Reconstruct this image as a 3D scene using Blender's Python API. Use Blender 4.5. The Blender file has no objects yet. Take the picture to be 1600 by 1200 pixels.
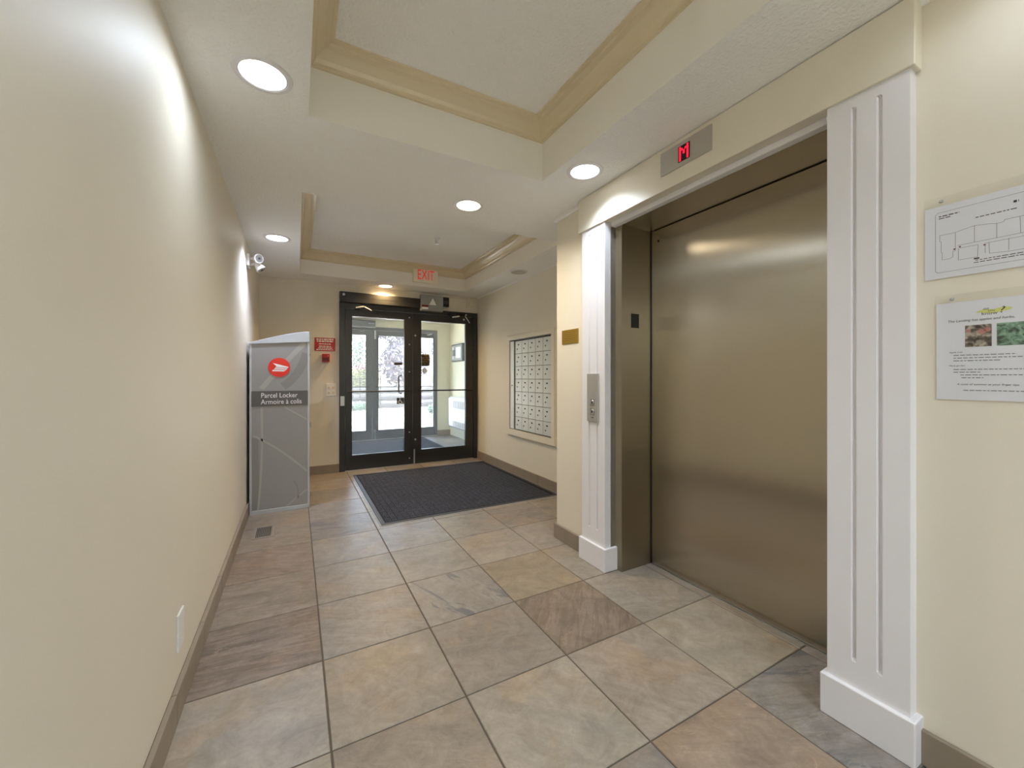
import bpy, bmesh, math, random
from mathutils import Vector, Matrix
random.seed(7)
scene = bpy.context.scene
COL = scene.collection

# ------------------------------------------------------------------ camera
cd = bpy.data.cameras.new('camera'); cam = bpy.data.objects.new('camera', cd); COL.objects.link(cam)
cam.location = (-0.0981, -1.3755, 1.1828)
cam.rotation_euler = (math.radians(90), 0, -0.49825)
cd.sensor_width = 36.0; cd.lens = 620.14 / 1600 * 36; cd.shift_y = -10.77 / 1600
cd.clip_start = 0.02; cd.clip_end = 300
scene.camera = cam

# ------------------------------------------------------------------ world, sun, exposure
w = bpy.data.worlds.new('world'); scene.world = w; w.use_nodes = True
nt = w.node_tree; bg = nt.nodes['Background']
sky = nt.nodes.new('ShaderNodeTexSky'); sky.sky_type = 'NISHITA'; sky.sun_disc = False
sky.sun_elevation = math.radians(48); sky.sun_rotation = math.radians(70); sky.dust_density = 3.0
nt.links.new(sky.outputs[0], bg.inputs['Color']); bg.inputs['Strength'].default_value = 1.6
sd = bpy.data.lights.new('sun', 'SUN'); sd.energy = 22.0; sd.angle = 0.02; sd.color = (1, 0.96, 0.9)
sun = bpy.data.objects.new('sun', sd); COL.objects.link(sun)
sun.rotation_euler = Vector((-0.62, -0.10, -0.78)).to_track_quat('-Z', 'Y').to_euler()
scene.view_settings.view_transform = 'Standard'; scene.view_settings.look = 'None'
scene.view_settings.exposure = 0.36; scene.view_settings.gamma = 1.0; scene.view_settings.use_curve_mapping = False
scene.cycles.max_bounces = 12; scene.cycles.diffuse_bounces = 6; scene.cycles.glossy_bounces = 5
scene.cycles.transparent_max_bounces = 24; scene.cycles.sample_clamp_indirect = 6.0
LAMP_W = 11.0

# ------------------------------------------------------------------ materials
def lin(r, g, b):
    f = lambda c: (c / 255 / 12.92) if c / 255 <= 0.04045 else ((c / 255 + 0.055) / 1.055) ** 2.4
    return (f(r), f(g), f(b), 1.0)

def mat(name, rgb, rough=0.5, metal=0.0, bump=0.0, bscale=200.0, vary=0.0, vscale=6.0, emit=0.0, spec=0.5, bdist=0.002, aniso=None, stretch=None):
    m = bpy.data.materials.new(name); m.use_nodes = True
    n = m.node_tree.nodes; l = m.node_tree.links; p = n['Principled BSDF']
    col = lin(*rgb)
    p.inputs['Base Color'].default_value = col
    p.inputs['Roughness'].default_value = rough; p.inputs['Metallic'].default_value = metal
    p.inputs['Specular IOR Level'].default_value = spec
    if emit:
        p.inputs['Emission Color'].default_value = col; p.inputs['Emission Strength'].default_value = emit
    tc = n.new('ShaderNodeTexCoord'); mp = n.new('ShaderNodeMapping'); l.new(tc.outputs['Object'], mp.inputs['Vector'])
    if stretch: mp.inputs['Scale'].default_value = stretch
    if vary:
        t = n.new('ShaderNodeTexNoise'); t.inputs['Scale'].default_value = vscale; t.inputs['Detail'].default_value = 5
        l.new(mp.outputs[0], t.inputs['Vector'])
        mx = n.new('ShaderNodeMix'); mx.data_type = 'RGBA'
        mx.inputs[6].default_value = tuple(c * (1 - vary) for c in col[:3]) + (1,)
        mx.inputs[7].default_value = tuple(min(1, c * (1 + vary)) for c in col[:3]) + (1,)
        l.new(t.outputs['Fac'], mx.inputs[0]); l.new(mx.outputs[2], p.inputs['Base Color'])
    if bump:
        t = n.new('ShaderNodeTexNoise'); t.inputs['Scale'].default_value = bscale; t.inputs['Detail'].default_value = 3
        l.new(mp.outputs[0], t.inputs['Vector'])
        b = n.new('ShaderNodeBump'); b.inputs['Strength'].default_value = bump; b.inputs['Distance'].default_value = bdist
        l.new(t.outputs['Fac'], b.inputs['Height']); l.new(b.outputs[0], p.inputs['Normal'])
    if aniso is not None:
        p.inputs['Anisotropic'].default_value = aniso[0]; p.inputs['Anisotropic Rotation'].default_value = aniso[1]
        tg = n.new('ShaderNodeCombineXYZ'); tg.inputs[2].default_value = 1.0
        l.new(tg.outputs[0], p.inputs['Tangent'])
    return m

M = {}
M['wall'] = mat('cream wall paint', (223, 215, 197), 0.55, bump=0.12, bscale=160)
M['ceil'] = mat('stippled ceiling paint', (243, 242, 239), 0.8, bump=1.0, bscale=70, bdist=0.006)
M['tray'] = mat('tray side paint', (238, 234, 224), 0.7, bump=0.1, bscale=150)
M['crown'] = mat('tan crown paint', (218, 204, 172), 0.26)
M['white'] = mat('white trim paint', (228, 226, 228), 0.3)
M['plastic'] = mat('white plastic', (225, 224, 220), 0.35)
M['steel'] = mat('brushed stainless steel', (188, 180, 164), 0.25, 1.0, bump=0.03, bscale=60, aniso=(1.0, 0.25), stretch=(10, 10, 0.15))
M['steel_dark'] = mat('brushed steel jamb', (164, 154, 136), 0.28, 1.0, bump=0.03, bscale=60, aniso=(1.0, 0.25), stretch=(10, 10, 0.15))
M['steel2'] = mat('stainless plate', (190, 186, 178), 0.3, 0.6, bump=0.03, bscale=60, stretch=(1, 1, 20))
M['alu'] = mat('satin aluminium', (196, 198, 198), 0.35, 1.0)
M['alum_box'] = mat('mail door aluminium', (206, 207, 202), 0.42, 0.25, vary=0.04, vscale=8)
M['bronze'] = mat('dark bronze anodised aluminium', (34, 34, 33), 0.32, 0.0, spec=0.6)
M['outer_frame'] = mat('dark door frame greyed for glare', (86, 88, 90), 0.4)  # glare and haze of the glass are mixed into the dark frame's colour
M['black'] = mat('black', (14, 14, 15), 0.4)
M['darkgrey'] = mat('dark grey', (60, 60, 62), 0.5)
M['grey'] = mat('light grey paint', (150, 152, 148), 0.45)
M['red'] = mat('red enamel', (176, 30, 28), 0.4)
M['redlogo'] = mat('red print', (222, 48, 32), 0.45)
M['darkred'] = mat('dark red plastic', (110, 30, 24), 0.4)
M['ink'] = mat('black ink', (40, 40, 44), 0.7)
M['greyink'] = mat('grey ink', (120, 120, 126), 0.7)
M['whiteprint'] = mat('white print', (236, 236, 236), 0.5)
M['paper'] = mat('white paper', (230, 230, 237), 0.35)
M['yellow'] = mat('yellow highlight print', (218, 220, 132), 0.6)
M['brass'] = mat('brass plate', (186, 150, 62), 0.35, 0.85, bump=0.2, bscale=300)
M['basetile'] = mat('taupe base tile', (140, 127, 110), 0.45, bump=0.2, bscale=40, vary=0.16, vscale=9)
M['grout'] = mat('taupe grout', (92, 82, 70), 0.9, bump=0.4, bscale=300)
M['exitface'] = mat('exit sign face', (236, 230, 212), 0.5)
M['exitred'] = mat('lit exit letters', (226, 44, 38), 0.5, emit=0.35)
M['led'] = mat('red led', (255, 24, 60), 0.5, emit=0.9)
M['locker'] = mat('locker grey front', (146, 145, 143), 0.4, vary=0.07, vscale=3)
M['lockercap'] = mat('locker silver cap', (186, 190, 194), 0.3, 0.3)
M['lockerline'] = mat('locker pale swirl print', (162, 161, 155), 0.4)
M['lockerdark'] = mat('locker dark swirl print', (132, 131, 129), 0.4)
M['band'] = mat('locker label band', (92, 90, 88), 0.45)
M['rib'] = mat('charcoal carpet rib', (72, 74, 82), 0.95, bump=1.0, bscale=400, vary=0.75, vscale=45, spec=0.2)
M['brassdark'] = mat('engraved brass', (140, 112, 50), 0.5, 0.5)
M['rubber'] = mat('mat rubber edge', (46, 46, 50), 0.5)
M['vent'] = mat('vent enamel', (134, 124, 112), 0.4)
M['heater'] = mat('white heater enamel', (232, 232, 234), 0.35)
M['vwall'] = mat('vestibule wall paint', (232, 228, 204), 0.6, bump=0.1, bscale=160)
M['gold'] = mat('gold print', (190, 150, 60), 0.5)
M['pavement'] = mat('pale concrete', (214, 210, 204), 0.9, bump=0.3, bscale=30, vary=0.05, vscale=2)
M['timber'] = mat('weathered timber', (58, 55, 54), 0.9, bump=0.5, bscale=20, vary=0.2, vscale=4)
M['timber2'] = mat('pale weathered timber', (112, 109, 107), 0.9, bump=0.5, bscale=20, vary=0.12, vscale=4)
M['bark'] = mat('bark', (150, 140, 136), 0.9, bump=0.6, bscale=12, vary=0.25, vscale=5)
M['leafgreen'] = mat('green leaves', (98, 124, 104), 0.6)
M['leafplum'] = mat('plum leaves', (112, 100, 108), 0.6)
M['leafyellow'] = mat('yellow green leaves', (150, 150, 92), 0.6)
M['leafred'] = mat('dark red leaves', (112, 60, 64), 0.6)
M['lawn'] = mat('lawn', (120, 150, 96), 0.9, bump=0.5, bscale=60, vary=0.2, vscale=4)
M['soil'] = mat('outside ground', (150, 142, 130), 0.95, vary=0.2, vscale=2)
M['brick'] = mat('outside render', (206, 196, 180), 0.8)

def lens_mat(name, rgb, s):
    return mat(name, rgb, 0.4, emit=s)
M['lens_cool'] = lens_mat('cool lamp lens', (255, 255, 255), 6)
M['lens_warm'] = lens_mat('warm lamp lens', (255, 240, 205), 5)
M['lens_blue'] = lens_mat('daylight lamp lens', (238, 240, 255), 6)
M['lens_off'] = mat('unlit lamp lens', (176, 172, 160), 0.35)

def glass_mat(name, tint=(0.93, 0.95, 0.95), veil=0.04, refl=0.6):
    m = bpy.data.materials.new(name); m.use_nodes = True
    n = m.node_tree.nodes; l = m.node_tree.links; n.clear()
    out = n.new('ShaderNodeOutputMaterial'); tr = n.new('ShaderNodeBsdfTransparent'); tr.inputs[0].default_value = tint + (1,)
    gl = n.new('ShaderNodeBsdfGlossy'); gl.inputs['Roughness'].default_value = 0.01
    lw = n.new('ShaderNodeLayerWeight'); pw = n.new('ShaderNodeMath'); pw.operation = 'POWER'; l.new(lw.outputs['Facing'], pw.inputs[0]); pw.inputs[1].default_value = 4.0
    fr = n.new('ShaderNodeMapRange'); l.new(pw.outputs[0], fr.inputs[0]); fr.inputs[3].default_value = 0.025; fr.inputs[4].default_value = refl
    mx = n.new('ShaderNodeMixShader'); l.new(fr.outputs[0], mx.inputs[0]); l.new(tr.outputs[0], mx.inputs[1]); l.new(gl.outputs[0], mx.inputs[2])
    df = n.new('ShaderNodeBsdfTranslucent'); df.inputs[0].default_value = (0.9, 0.92, 0.95, 1)
    m2 = n.new('ShaderNodeMixShader'); m2.inputs[0].default_value = veil
    l.new(mx.outputs[0], m2.inputs[1]); l.new(df.outputs[0], m2.inputs[2]); l.new(m2.outputs[0], out.inputs[0])
    return m
M['glass'] = glass_mat('door glass', veil=0.03)
M['acrylic'] = glass_mat('clear acrylic', (0.985, 0.985, 0.98), 0.0, 0.25)

def tile_mat():
    m = bpy.data.materials.new('slate look floor tile'); m.use_nodes = True
    n = m.node_tree.nodes; l = m.node_tree.links; p = n['Principled BSDF']
    def attr(k):
        a = n.new('ShaderNodeAttribute'); a.attribute_type = 'OBJECT'; a.attribute_name = k; return a
    def noise(vec, scale, detail=6, rough=0.6, dist=0.0):
        t = n.new('ShaderNodeTexNoise'); t.inputs['Scale'].default_value = scale; t.inputs['Detail'].default_value = detail
        t.inputs['Roughness'].default_value = rough; t.inputs['Distortion'].default_value = dist; l.new(vec, t.inputs['Vector']); return t.outputs['Fac']
    def ramp(fac, a, b, ca=(0, 0, 0, 1), cb=(1, 1, 1, 1)):
        r = n.new('ShaderNodeValToRGB'); r.color_ramp.elements[0].position = a; r.color_ramp.elements[1].position = b
        r.color_ramp.elements[0].color = ca; r.color_ramp.elements[1].color = cb; l.new(fac, r.inputs[0]); return r.outputs[0]
    def mix(fac, a, b, mode='MIX'):
        x = n.new('ShaderNodeMix'); x.data_type = 'RGBA'; x.blend_type = mode
        for s, v in ((0, fac), (6, a), (7, b)):
            if hasattr(v, 'links') or isinstance(v, bpy.types.NodeSocket): l.new(v, x.inputs[s])
            else: x.inputs[s].default_value = v
        return x.outputs[2]
    def mul(a, b):
        x = n.new('ShaderNodeMath'); x.operation = 'MULTIPLY'
        for s, v in ((0, a), (1, b)):
            if isinstance(v, bpy.types.NodeSocket): l.new(v, x.inputs[s])
            else: x.inputs[s].default_value = v
        return x.outputs[0]
    tc = n.new('ShaderNodeTexCoord'); add = n.new('ShaderNodeVectorMath'); add.operation = 'ADD'
    l.new(tc.outputs['Object'], add.inputs[0]); l.new(attr('seed').outputs['Vector'], add.inputs[1])
    rot = n.new('ShaderNodeVectorRotate'); rot.rotation_type = 'Z_AXIS'; l.new(add.outputs[0], rot.inputs['Vector']); l.new(attr('grain').outputs['Fac'], rot.inputs['Angle'])
    st = n.new('ShaderNodeMapping'); st.inputs['Scale'].default_value = (1.0, 3.2, 1.0); l.new(rot.outputs[0], st.inputs['Vector'])
    V = add.outputs[0]; S = st.outputs[0]
    tint = mix(1.0, attr('tint').outputs['Color'], (0.74, 0.735, 0.735, 1), 'MULTIPLY')
    st2 = n.new('ShaderNodeMapping'); st2.inputs['Scale'].default_value = (1.0, 6.5, 1.0); l.new(rot.outputs[0], st2.inputs['Vector']); S2 = st2.outputs[0]
    dark = mix(1.0, tint, (0.74, 0.72, 0.70, 1), 'MULTIPLY'); light = mix(1.0, tint, (1.22, 1.21, 1.20, 1), 'MULTIPLY')
    c = mix(ramp(noise(V, 9.0, 11, 0.76, 0.9), 0.32, 0.68), dark, light)
    # broad clouds: ochre one way, grey the other
    c = mix(mul(ramp(noise(V, 3.0, 5, 0.6, 0.5), 0.50, 0.66), 0.75), c, mix(1.0, c, (1.10, 0.97, 0.80, 1), 'MULTIPLY'))
    c = mix(mul(ramp(noise(S, 2.2, 5, 0.6, 0.6), 0.50, 0.64), 0.75), c, mix(1.0, c, (0.84, 0.87, 0.90, 1), 'MULTIPLY'))
    # layered streaks
    c = mix(mul(ramp(noise(S2, 5.0, 9, 0.68, 0.7), 0.42, 0.60), attr('streak').outputs['Fac']), c, mix(1.0, c, (0.60, 0.56, 0.52, 1), 'MULTIPLY'))
    # thin broken pale veins with a darker lip
    v1 = n.new('ShaderNodeMath'); v1.operation = 'SUBTRACT'; l.new(noise(S, 3.0, 7, 0.62, 0.9), v1.inputs[0]); v1.inputs[1].default_value = 0.5
    v2 = n.new('ShaderNodeMath'); v2.operation = 'ABSOLUTE'; l.new(v1.outputs[0], v2.inputs[0])
    brk = ramp(noise(V, 5.0, 3, 0.5), 0.47, 0.58)
    c = mix(mul(mul(ramp(v2.outputs[0], 0.0, 0.013, (1, 1, 1, 1), (0, 0, 0, 1)), brk), attr('vein').outputs['Fac']), c, mix(1.0, tint, (1.65, 1.62, 1.55, 1), 'MULTIPLY'))
    # slate grey patches
    g = ramp(noise(S, 2.6, 8, 0.62, 0.8), 0.565, 0.605)
    c = mix(mul(g, attr('stain').outputs['Fac']), c, (0.135, 0.135, 0.14, 1))
    c = mix(ramp(noise(V, 70, 3, 0.7), 0.3, 0.75), mix(1.0, c, (0.88, 0.87, 0.86, 1), 'MULTIPLY'), c)
    l.new(c, p.inputs['Base Color'])
    p.inputs['Specular IOR Level'].default_value = 0.5
    rr = n.new('ShaderNodeMapRange'); l.new(noise(V, 12, 4), rr.inputs[0]); rr.inputs[3].default_value = 0.24; rr.inputs[4].default_value = 0.46
    l.new(rr.outputs[0], p.inputs['Roughness'])
    b = n.new('ShaderNodeBump'); b.inputs['Strength'].default_value = 0.35; b.inputs['Distance'].default_value = 0.003
    l.new(noise(S, 9, 8, 0.65, 0.8), b.inputs['Height']); l.new(b.outputs[0], p.inputs['Normal'])
    return m
M['tile'] = tile_mat()

def carpet_mat():
    m = bpy.data.materials.new('ribbed charcoal carpet'); m.use_nodes = True
    n = m.node_tree.nodes; l = m.node_tree.links; p = n['Principled BSDF']
    tc = n.new('ShaderNodeTexCoord')
    k = n.new('ShaderNodeTexChecker'); k.inputs['Scale'].default_value = 26; l.new(tc.outputs['Object'], k.inputs['Vector'])
    w1 = n.new('ShaderNodeTexWave'); w1.bands_direction = 'X'; w1.inputs['Scale'].default_value = 36; l.new(tc.outputs['Object'], w1.inputs['Vector'])
    w2 = n.new('ShaderNodeTexWave'); w2.bands_direction = 'Y'; w2.inputs['Scale'].default_value = 36; l.new(tc.outputs['Object'], w2.inputs['Vector'])
    mx = n.new('ShaderNodeMix'); mx.data_type = 'FLOAT'; l.new(k.outputs['Fac'], mx.inputs[0]); l.new(w1.outputs['Fac'], mx.inputs[2]); l.new(w2.outputs['Fac'], mx.inputs[3])
    ns = n.new('ShaderNodeTexNoise'); ns.inputs['Scale'].default_value = 110; ns.inputs['Detail'].default_value = 4; l.new(tc.outputs['Object'], ns.inputs['Vector'])
    ad = n.new('ShaderNodeMath'); ad.operation = 'MULTIPLY'; l.new(mx.outputs[0], ad.inputs[0]); l.new(ns.outputs['Fac'], ad.inputs[1])
    r = n.new('ShaderNodeValToRGB'); r.color_ramp.elements[0].position = 0.16; r.color_ramp.elements[1].position = 0.55
    r.color_ramp.elements[0].color = (0.006, 0.006, 0.008, 1); r.color_ramp.elements[1].color = (0.05, 0.05, 0.056, 1)
    l.new(ad.outputs[0], r.inputs[0]); l.new(r.outputs[0], p.inputs['Base Color']); p.inputs['Roughness'].default_value = 0.95
    p.inputs['Specular IOR Level'].default_value = 0.2
    b = n.new('ShaderNodeBump'); b.inputs['Strength'].default_value = 0.8; b.inputs['Distance'].default_value = 0.004
    l.new(ad.outputs[0], b.inputs['Height']); l.new(b.outputs[0], p.inputs['Normal'])
    return m
M['carpet'] = carpet_mat()

def photo_mat(name, a, b, c, scale):
    m = bpy.data.materials.new(name); m.use_nodes = True
    n = m.node_tree.nodes; l = m.node_tree.links; p = n['Principled BSDF']; p.inputs['Roughness'].default_value = 0.35
    tc = n.new('ShaderNodeTexCoord'); v = n.new('ShaderNodeTexNoise'); v.inputs['Scale'].default_value = scale; v.inputs['Detail'].default_value = 3; v.inputs['Distortion'].default_value = 1.0
    l.new(tc.outputs['Object'], v.inputs['Vector'])
    r = n.new('ShaderNodeValToRGB'); e = r.color_ramp.elements
    e[0].position = 0.36; e[0].color = lin(*a); e[1].position = 0.64; e[1].color = lin(*c); x = e.new(0.5); x.color = lin(*b)
    l.new(v.outputs['Fac'], r.inputs[0]); l.new(r.outputs[0], p.inputs['Base Color'])
    return m
M['apple'] = mat('faded apple print', (186, 126, 120), 0.5)
M['pic_apple'] = photo_mat('apple picture', (56, 48, 44), (120, 108, 96), (186, 176, 164), 60)
M['pic_herb'] = photo_mat('herb picture', (62, 76, 68), (112, 146, 122), (150, 180, 158), 70)

# ------------------------------------------------------------------ mesh helpers
ORG = {}
def origin(o):
    p = Vector((0, 0, 0))
    while o is not None: p += ORG.get(o.name, Vector((0, 0, 0))); o = o.parent
    return p

class MB:
    def __init__(s): s.v = []; s.f = []
    def add(s, vs, fs):
        b = len(s.v); s.v += [tuple(v) for v in vs]; s.f += [tuple(i + b for i in f) for f in fs]; return s
    def box(s, x0, x1, y0, y1, z0, z1):
        x0, x1 = min(x0, x1), max(x0, x1); y0, y1 = min(y0, y1), max(y0, y1); z0, z1 = min(z0, z1), max(z0, z1)
        return s.add([(x0, y0, z0), (x1, y0, z0), (x1, y1, z0), (x0, y1, z0), (x0, y0, z1), (x1, y0, z1), (x1, y1, z1), (x0, y1, z1)],
                     [(3, 2, 1, 0), (4, 5, 6, 7), (0, 1, 5, 4), (1, 2, 6, 5), (2, 3, 7, 6), (3, 0, 4, 7)])
    def prism(s, poly, ax, a, b):
        """poly of 2d points in the other two axes (in xyz order), extruded along ax from a to b"""
        def P(q, d):
            return (d, q[0], q[1]) if ax == 'x' else (q[0], d, q[1]) if ax == 'y' else (q[0], q[1], d)
        n = len(poly)
        return s.add([P(q, a) for q in poly] + [P(q, b) for q in poly],
                     [tuple(range(n)), tuple(range(2 * n - 1, n - 1, -1))] + [(i, (i + 1) % n, n + (i + 1) % n, n + i) for i in range(n)])
    def ring(s, outer, inner, ax, a, b):
        """rectangular ring; outer/inner = (p0,p1,q0,q1)"""
        def rect(r): return [(r[0], r[2]), (r[1], r[2]), (r[1], r[3]), (r[0], r[3])]
        def P(q, d):
            return (d, q[0], q[1]) if ax == 'x' else (q[0], d, q[1]) if ax == 'y' else (q[0], q[1], d)
        o, i = rect(outer), rect(inner)
        vs = [P(q, a) for q in o] + [P(q, a) for q in i] + [P(q, b) for q in o] + [P(q, b) for q in i]
        fs = []
        for k in range(4):
            j = (k + 1) % 4
            fs += [(k, j, 4 + j, 4 + k), (8 + k, 12 + k, 12 + j, 8 + j), (k, 8 + k, 8 + j, j), (4 + k, 4 + j, 12 + j, 12 + k)]
        return s.add(vs, fs)
    def tube(s, pts, r, n=10, caps=True):
        pts = [Vector(p) for p in pts]; rs = r if isinstance(r, (list, tuple)) else [r] * len(pts)
        rings = []; up = Vector((0.123, 0.31, 0.95)).normalized()
        for i, p in enumerate(pts):
            d = ((pts[min(i + 1, len(pts) - 1)] - pts[max(i - 1, 0)])).normalized()
            a = d.cross(up); a = a.normalized() if a.length > 1e-4 else d.orthogonal().normalized(); b = d.cross(a)
            rings.append([p + (a * math.cos(t) + b * math.sin(t)) * rs[i] for t in [2 * math.pi * k / n for k in range(n)]])
        vs = [v for q in rings for v in q]; fs = []
        for i in range(len(pts) - 1):
            fs += [(i * n + k, i * n + (k + 1) % n, (i + 1) * n + (k + 1) % n, (i + 1) * n + k) for k in range(n)]
        if caps: fs += [tuple(range(n - 1, -1, -1)), tuple((len(pts) - 1) * n + k for k in range(n))]
        return s.add(vs, fs)
    def lathe(s, c, prof, n=32, ax='z', close=False):
        """prof: list of (r, h); revolve about axis through c"""
        c = Vector(c); vs = []
        for r, h in prof:
            for k in range(n):
                t = 2 * math.pi * k / n; x, y = r * math.cos(t), r * math.sin(t)
                vs.append(c + (Vector((x, y, h)) if ax == 'z' else Vector((h, x, y)) if ax == 'x' else Vector((x, h, y))))
        fs = []; m = len(prof)
        for i in range(m if close else m - 1):
            a, b = i * n, ((i + 1) % m) * n
            fs += [(a + k, a + (k + 1) % n, b + (k + 1) % n, b + k) for k in range(n)]
        if not close:
            if prof[0][0] > 1e-6: fs.append(tuple(range(n - 1, -1, -1)))
            if prof[-1][0] > 1e-6: fs.append(tuple((m - 1) * n + k for k in range(n)))
        return s.add(vs, fs)
    def build(s, name, m, parent=None, bevel=0.0, smooth=False, org=None, segs=2):
        me = bpy.data.meshes.new(name)
        if parent is not None: o0 = origin(parent)
        elif org is not None: o0 = Vector(org)
        else:
            xs = [v[0] for v in s.v]; ys = [v[1] for v in s.v]; zs = [v[2] for v in s.v]
            o0 = Vector(((min(xs) + max(xs)) / 2, (min(ys) + max(ys)) / 2, min(zs)))
        me.from_pydata([tuple(Vector(v) - o0) for v in s.v], [], s.f)
        bm = bmesh.new(); bm.from_mesh(me); bmesh.ops.remove_doubles(bm, verts=bm.verts, dist=1e-6)
        bmesh.ops.recalc_face_normals(bm, faces=bm.faces)
        if bevel:
            es = [e for e in bm.edges if len(e.link_faces) == 2 and e.calc_face_angle(0) > 0.6]
            bmesh.ops.bevel(bm, geom=es, offset=bevel, segments=segs, affect='EDGES', profile=0.5, clamp_overlap=True)
        if smooth:
            for f in bm.faces: f.smooth = True
            for e in bm.edges:
                if len(e.link_faces) == 2 and e.calc_face_angle(0) > 0.7: e.smooth = False
        bm.to_mesh(me); bm.free()
        me.materials.append(M[m] if isinstance(m, str) else m)
        o = bpy.data.objects.new(name, me); COL.objects.link(o)
        if parent is not None: o.parent = parent
        else: o.location = o0; ORG[o.name] = o0
        return o

def thing(name, loc, label=None, cat=None, group=None, kind=None):
    o = bpy.data.objects.new(name, None); COL.objects.link(o); o.location = loc; o.empty_display_size = 0.05
    ORG[o.name] = Vector(loc); return tag(o, label, cat, group, kind)
def tag(o, label=None, cat=None, group=None, kind=None):
    for k, v in (('label', label), ('category', cat), ('group', group), ('kind', kind)):
        if v: o[k] = v
    return o
def B(name, m, parent, x0, x1, y0, y1, z0, z1, bevel=0.0, **k): return MB().box(x0, x1, y0, y1, z0, z1).build(name, m, parent, bevel, **k)
def S(o, label=None, cat=None): return tag(o, label, cat, None, 'structure')

def text_mb(body, size, pos, right, up, align='CENTER', depth=0.0006, sx=1.0, shear=0.0):
    cu = bpy.data.curves.new('txt', 'FONT'); cu.body = body; cu.size = size; cu.align_x = align; cu.align_y = 'CENTER'; cu.shear = shear
    cu.resolution_u = 3
    ob = bpy.data.objects.new('txt', cu); COL.objects.link(ob)
    bpy.context.view_layer.update()
    dg = bpy.context.evaluated_depsgraph_get()
    me = bpy.data.meshes.new_from_object(ob.evaluated_get(dg))
    R = Vector(right); U = Vector(up); N = R.cross(U); P = Vector(pos)
    mb = MB(); mb.add([P + R * (v.co.x * sx) + U * v.co.y + N * depth for v in me.vertices], [tuple(p.vertices) for p in me.polygons])
    bpy.data.objects.remove(ob); bpy.data.curves.remove(cu); bpy.data.meshes.remove(me)
    return mb
XN = ((0, -1, 0), (0, 0, 1))      # right, up on a face that looks towards -x
YN = ((1, 0, 0), (0, 0, 1))       # right, up on a face that looks towards -y

# ------------------------------------------------------------------ the shell
XL, XR, XE = -0.47, 2.25, 1.597   # left wall, mailbox wall, elevator wall
YB, YF = 4.0, -3.3                # back wall with doors, wall behind the camera
ZC = 2.345                        # soffit
T = 0.457

# floor and its tiles
floor = S(MB().box(-0.60, 2.90, YF, 6.56, -0.12, -0.003).build('floor', 'grout', org=(0, 0, 0)), 'beige slate-look tiled lobby floor', 'floor')
def tile_mesh(sx, sy, cache={}):
    k = (round(sx, 4), round(sy, 4))
    if k not in cache:
        a, b = sx / 2, sy / 2; c = 0.002
        m = MB().add([(-a, -b, -0.012), (a, -b, -0.012), (a, b, -0.012), (-a, b, -0.012),
                      (-a, -b, -c), (a, -b, -c), (a, b, -c), (-a, b, -c),
                      (-a + c, -b + c, 0), (a - c, -b + c, 0), (a - c, b - c, 0), (-a + c, b - c, 0)],
                     [(3, 2, 1, 0), (8, 9, 10, 11)] + [(i, (i + 1) % 4, 4 + (i + 1) % 4, 4 + i) for i in range(4)] + [(4 + i, 4 + (i + 1) % 4, 8 + (i + 1) % 4, 8 + i) for i in range(4)])
        me = bpy.data.meshes.new('floor_tile'); me.from_pydata(m.v, [], m.f); me.materials.append(M['tile']); cache[k] = me
    return cache[k]
TONE = {  # (col,row): (tint, streak, vein, stain, grain angle)
    (-1, 0): ((.46, .41, .345), .1, .05, 0, .2), (-1, 1): ((.335, .275, .225), .9, .5, 0, .1), (-1, 2): ((.38, .325, .27), .5, .25, .5, .1),
    (-1, 3): ((.36, .29, .23), .5, .55, 0, .4), (-1, 4): ((.37, .315, .25), .3, .1, .5, .2), (-1, 5): ((.36, .29, .21), .2, .1, .0, .2),
    (0, 0): ((.41, .355, .285), .15, .08, .0, .9), (0, 1): ((.375, .34, .30), .35, .25, .0, .5), (0, 2): ((.37, .335, .295), .25, .15, 0, .5),
    (0, 3): ((.375, .345, .31), .1, .0, 0, .2), (0, 4): ((.34, .31, .285), .3, .1, .9, .2), (0, 5): ((.36, .33, .30), .1, 0, 0, 0), (0, -1): ((.38, .32, .25), .2, .1, .2, .5),
    (1, -1): ((.46, .405, .33), .1, .08, 0, .8), (1, 0): ((.385, .33, .275), .2, .1, 0, .3), (1, 1): ((.40, .355, .31), .25, .3, .85, 1.2),
    (1, 2): ((.39, .345, .295), .15, .1, 0, .3), (1, 3): ((.38, .36, .335), .15, .1, 0, .3), (1, 4): ((.37, .35, .32), .3, .3, .3, .3),
    (2, -2): ((.42, .33, .25), .25, .6, 0, .5), (2, -1): ((.46, .395, .325), .3, .1, 0, .9), (2, 0): ((.345, .27, .20), .7, .6, 0, 2.3),
    (2, 1): ((.40, .325, .23), .15, .2, 0, .4), (2, 2): ((.43, .375, .31), .15, .2, 0, .2), (2, 3): ((.38, .345, .30), .3, .4, .4, .2), (2, 4): ((.37, .34, .30), .3, .2, .4, .2),
    (3, -1): ((.48, .415, .32), .15, .12, 0, .6), (3, 0): ((.42, .37, .31), .3, .4, .0, .5), (3, -2): ((.36, .33, .30), .5, .4, .9, .4),
    (3, 1): ((.43, .375, .30), .15, .3, 0, .5), (3, 2): ((.41, .36, .30), .2, .3, 0, .2), (3, 3): ((.36, .31, .26), .4, .3, .3, .2),
}
GAP = 0.006
rt = random.Random(11)
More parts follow.
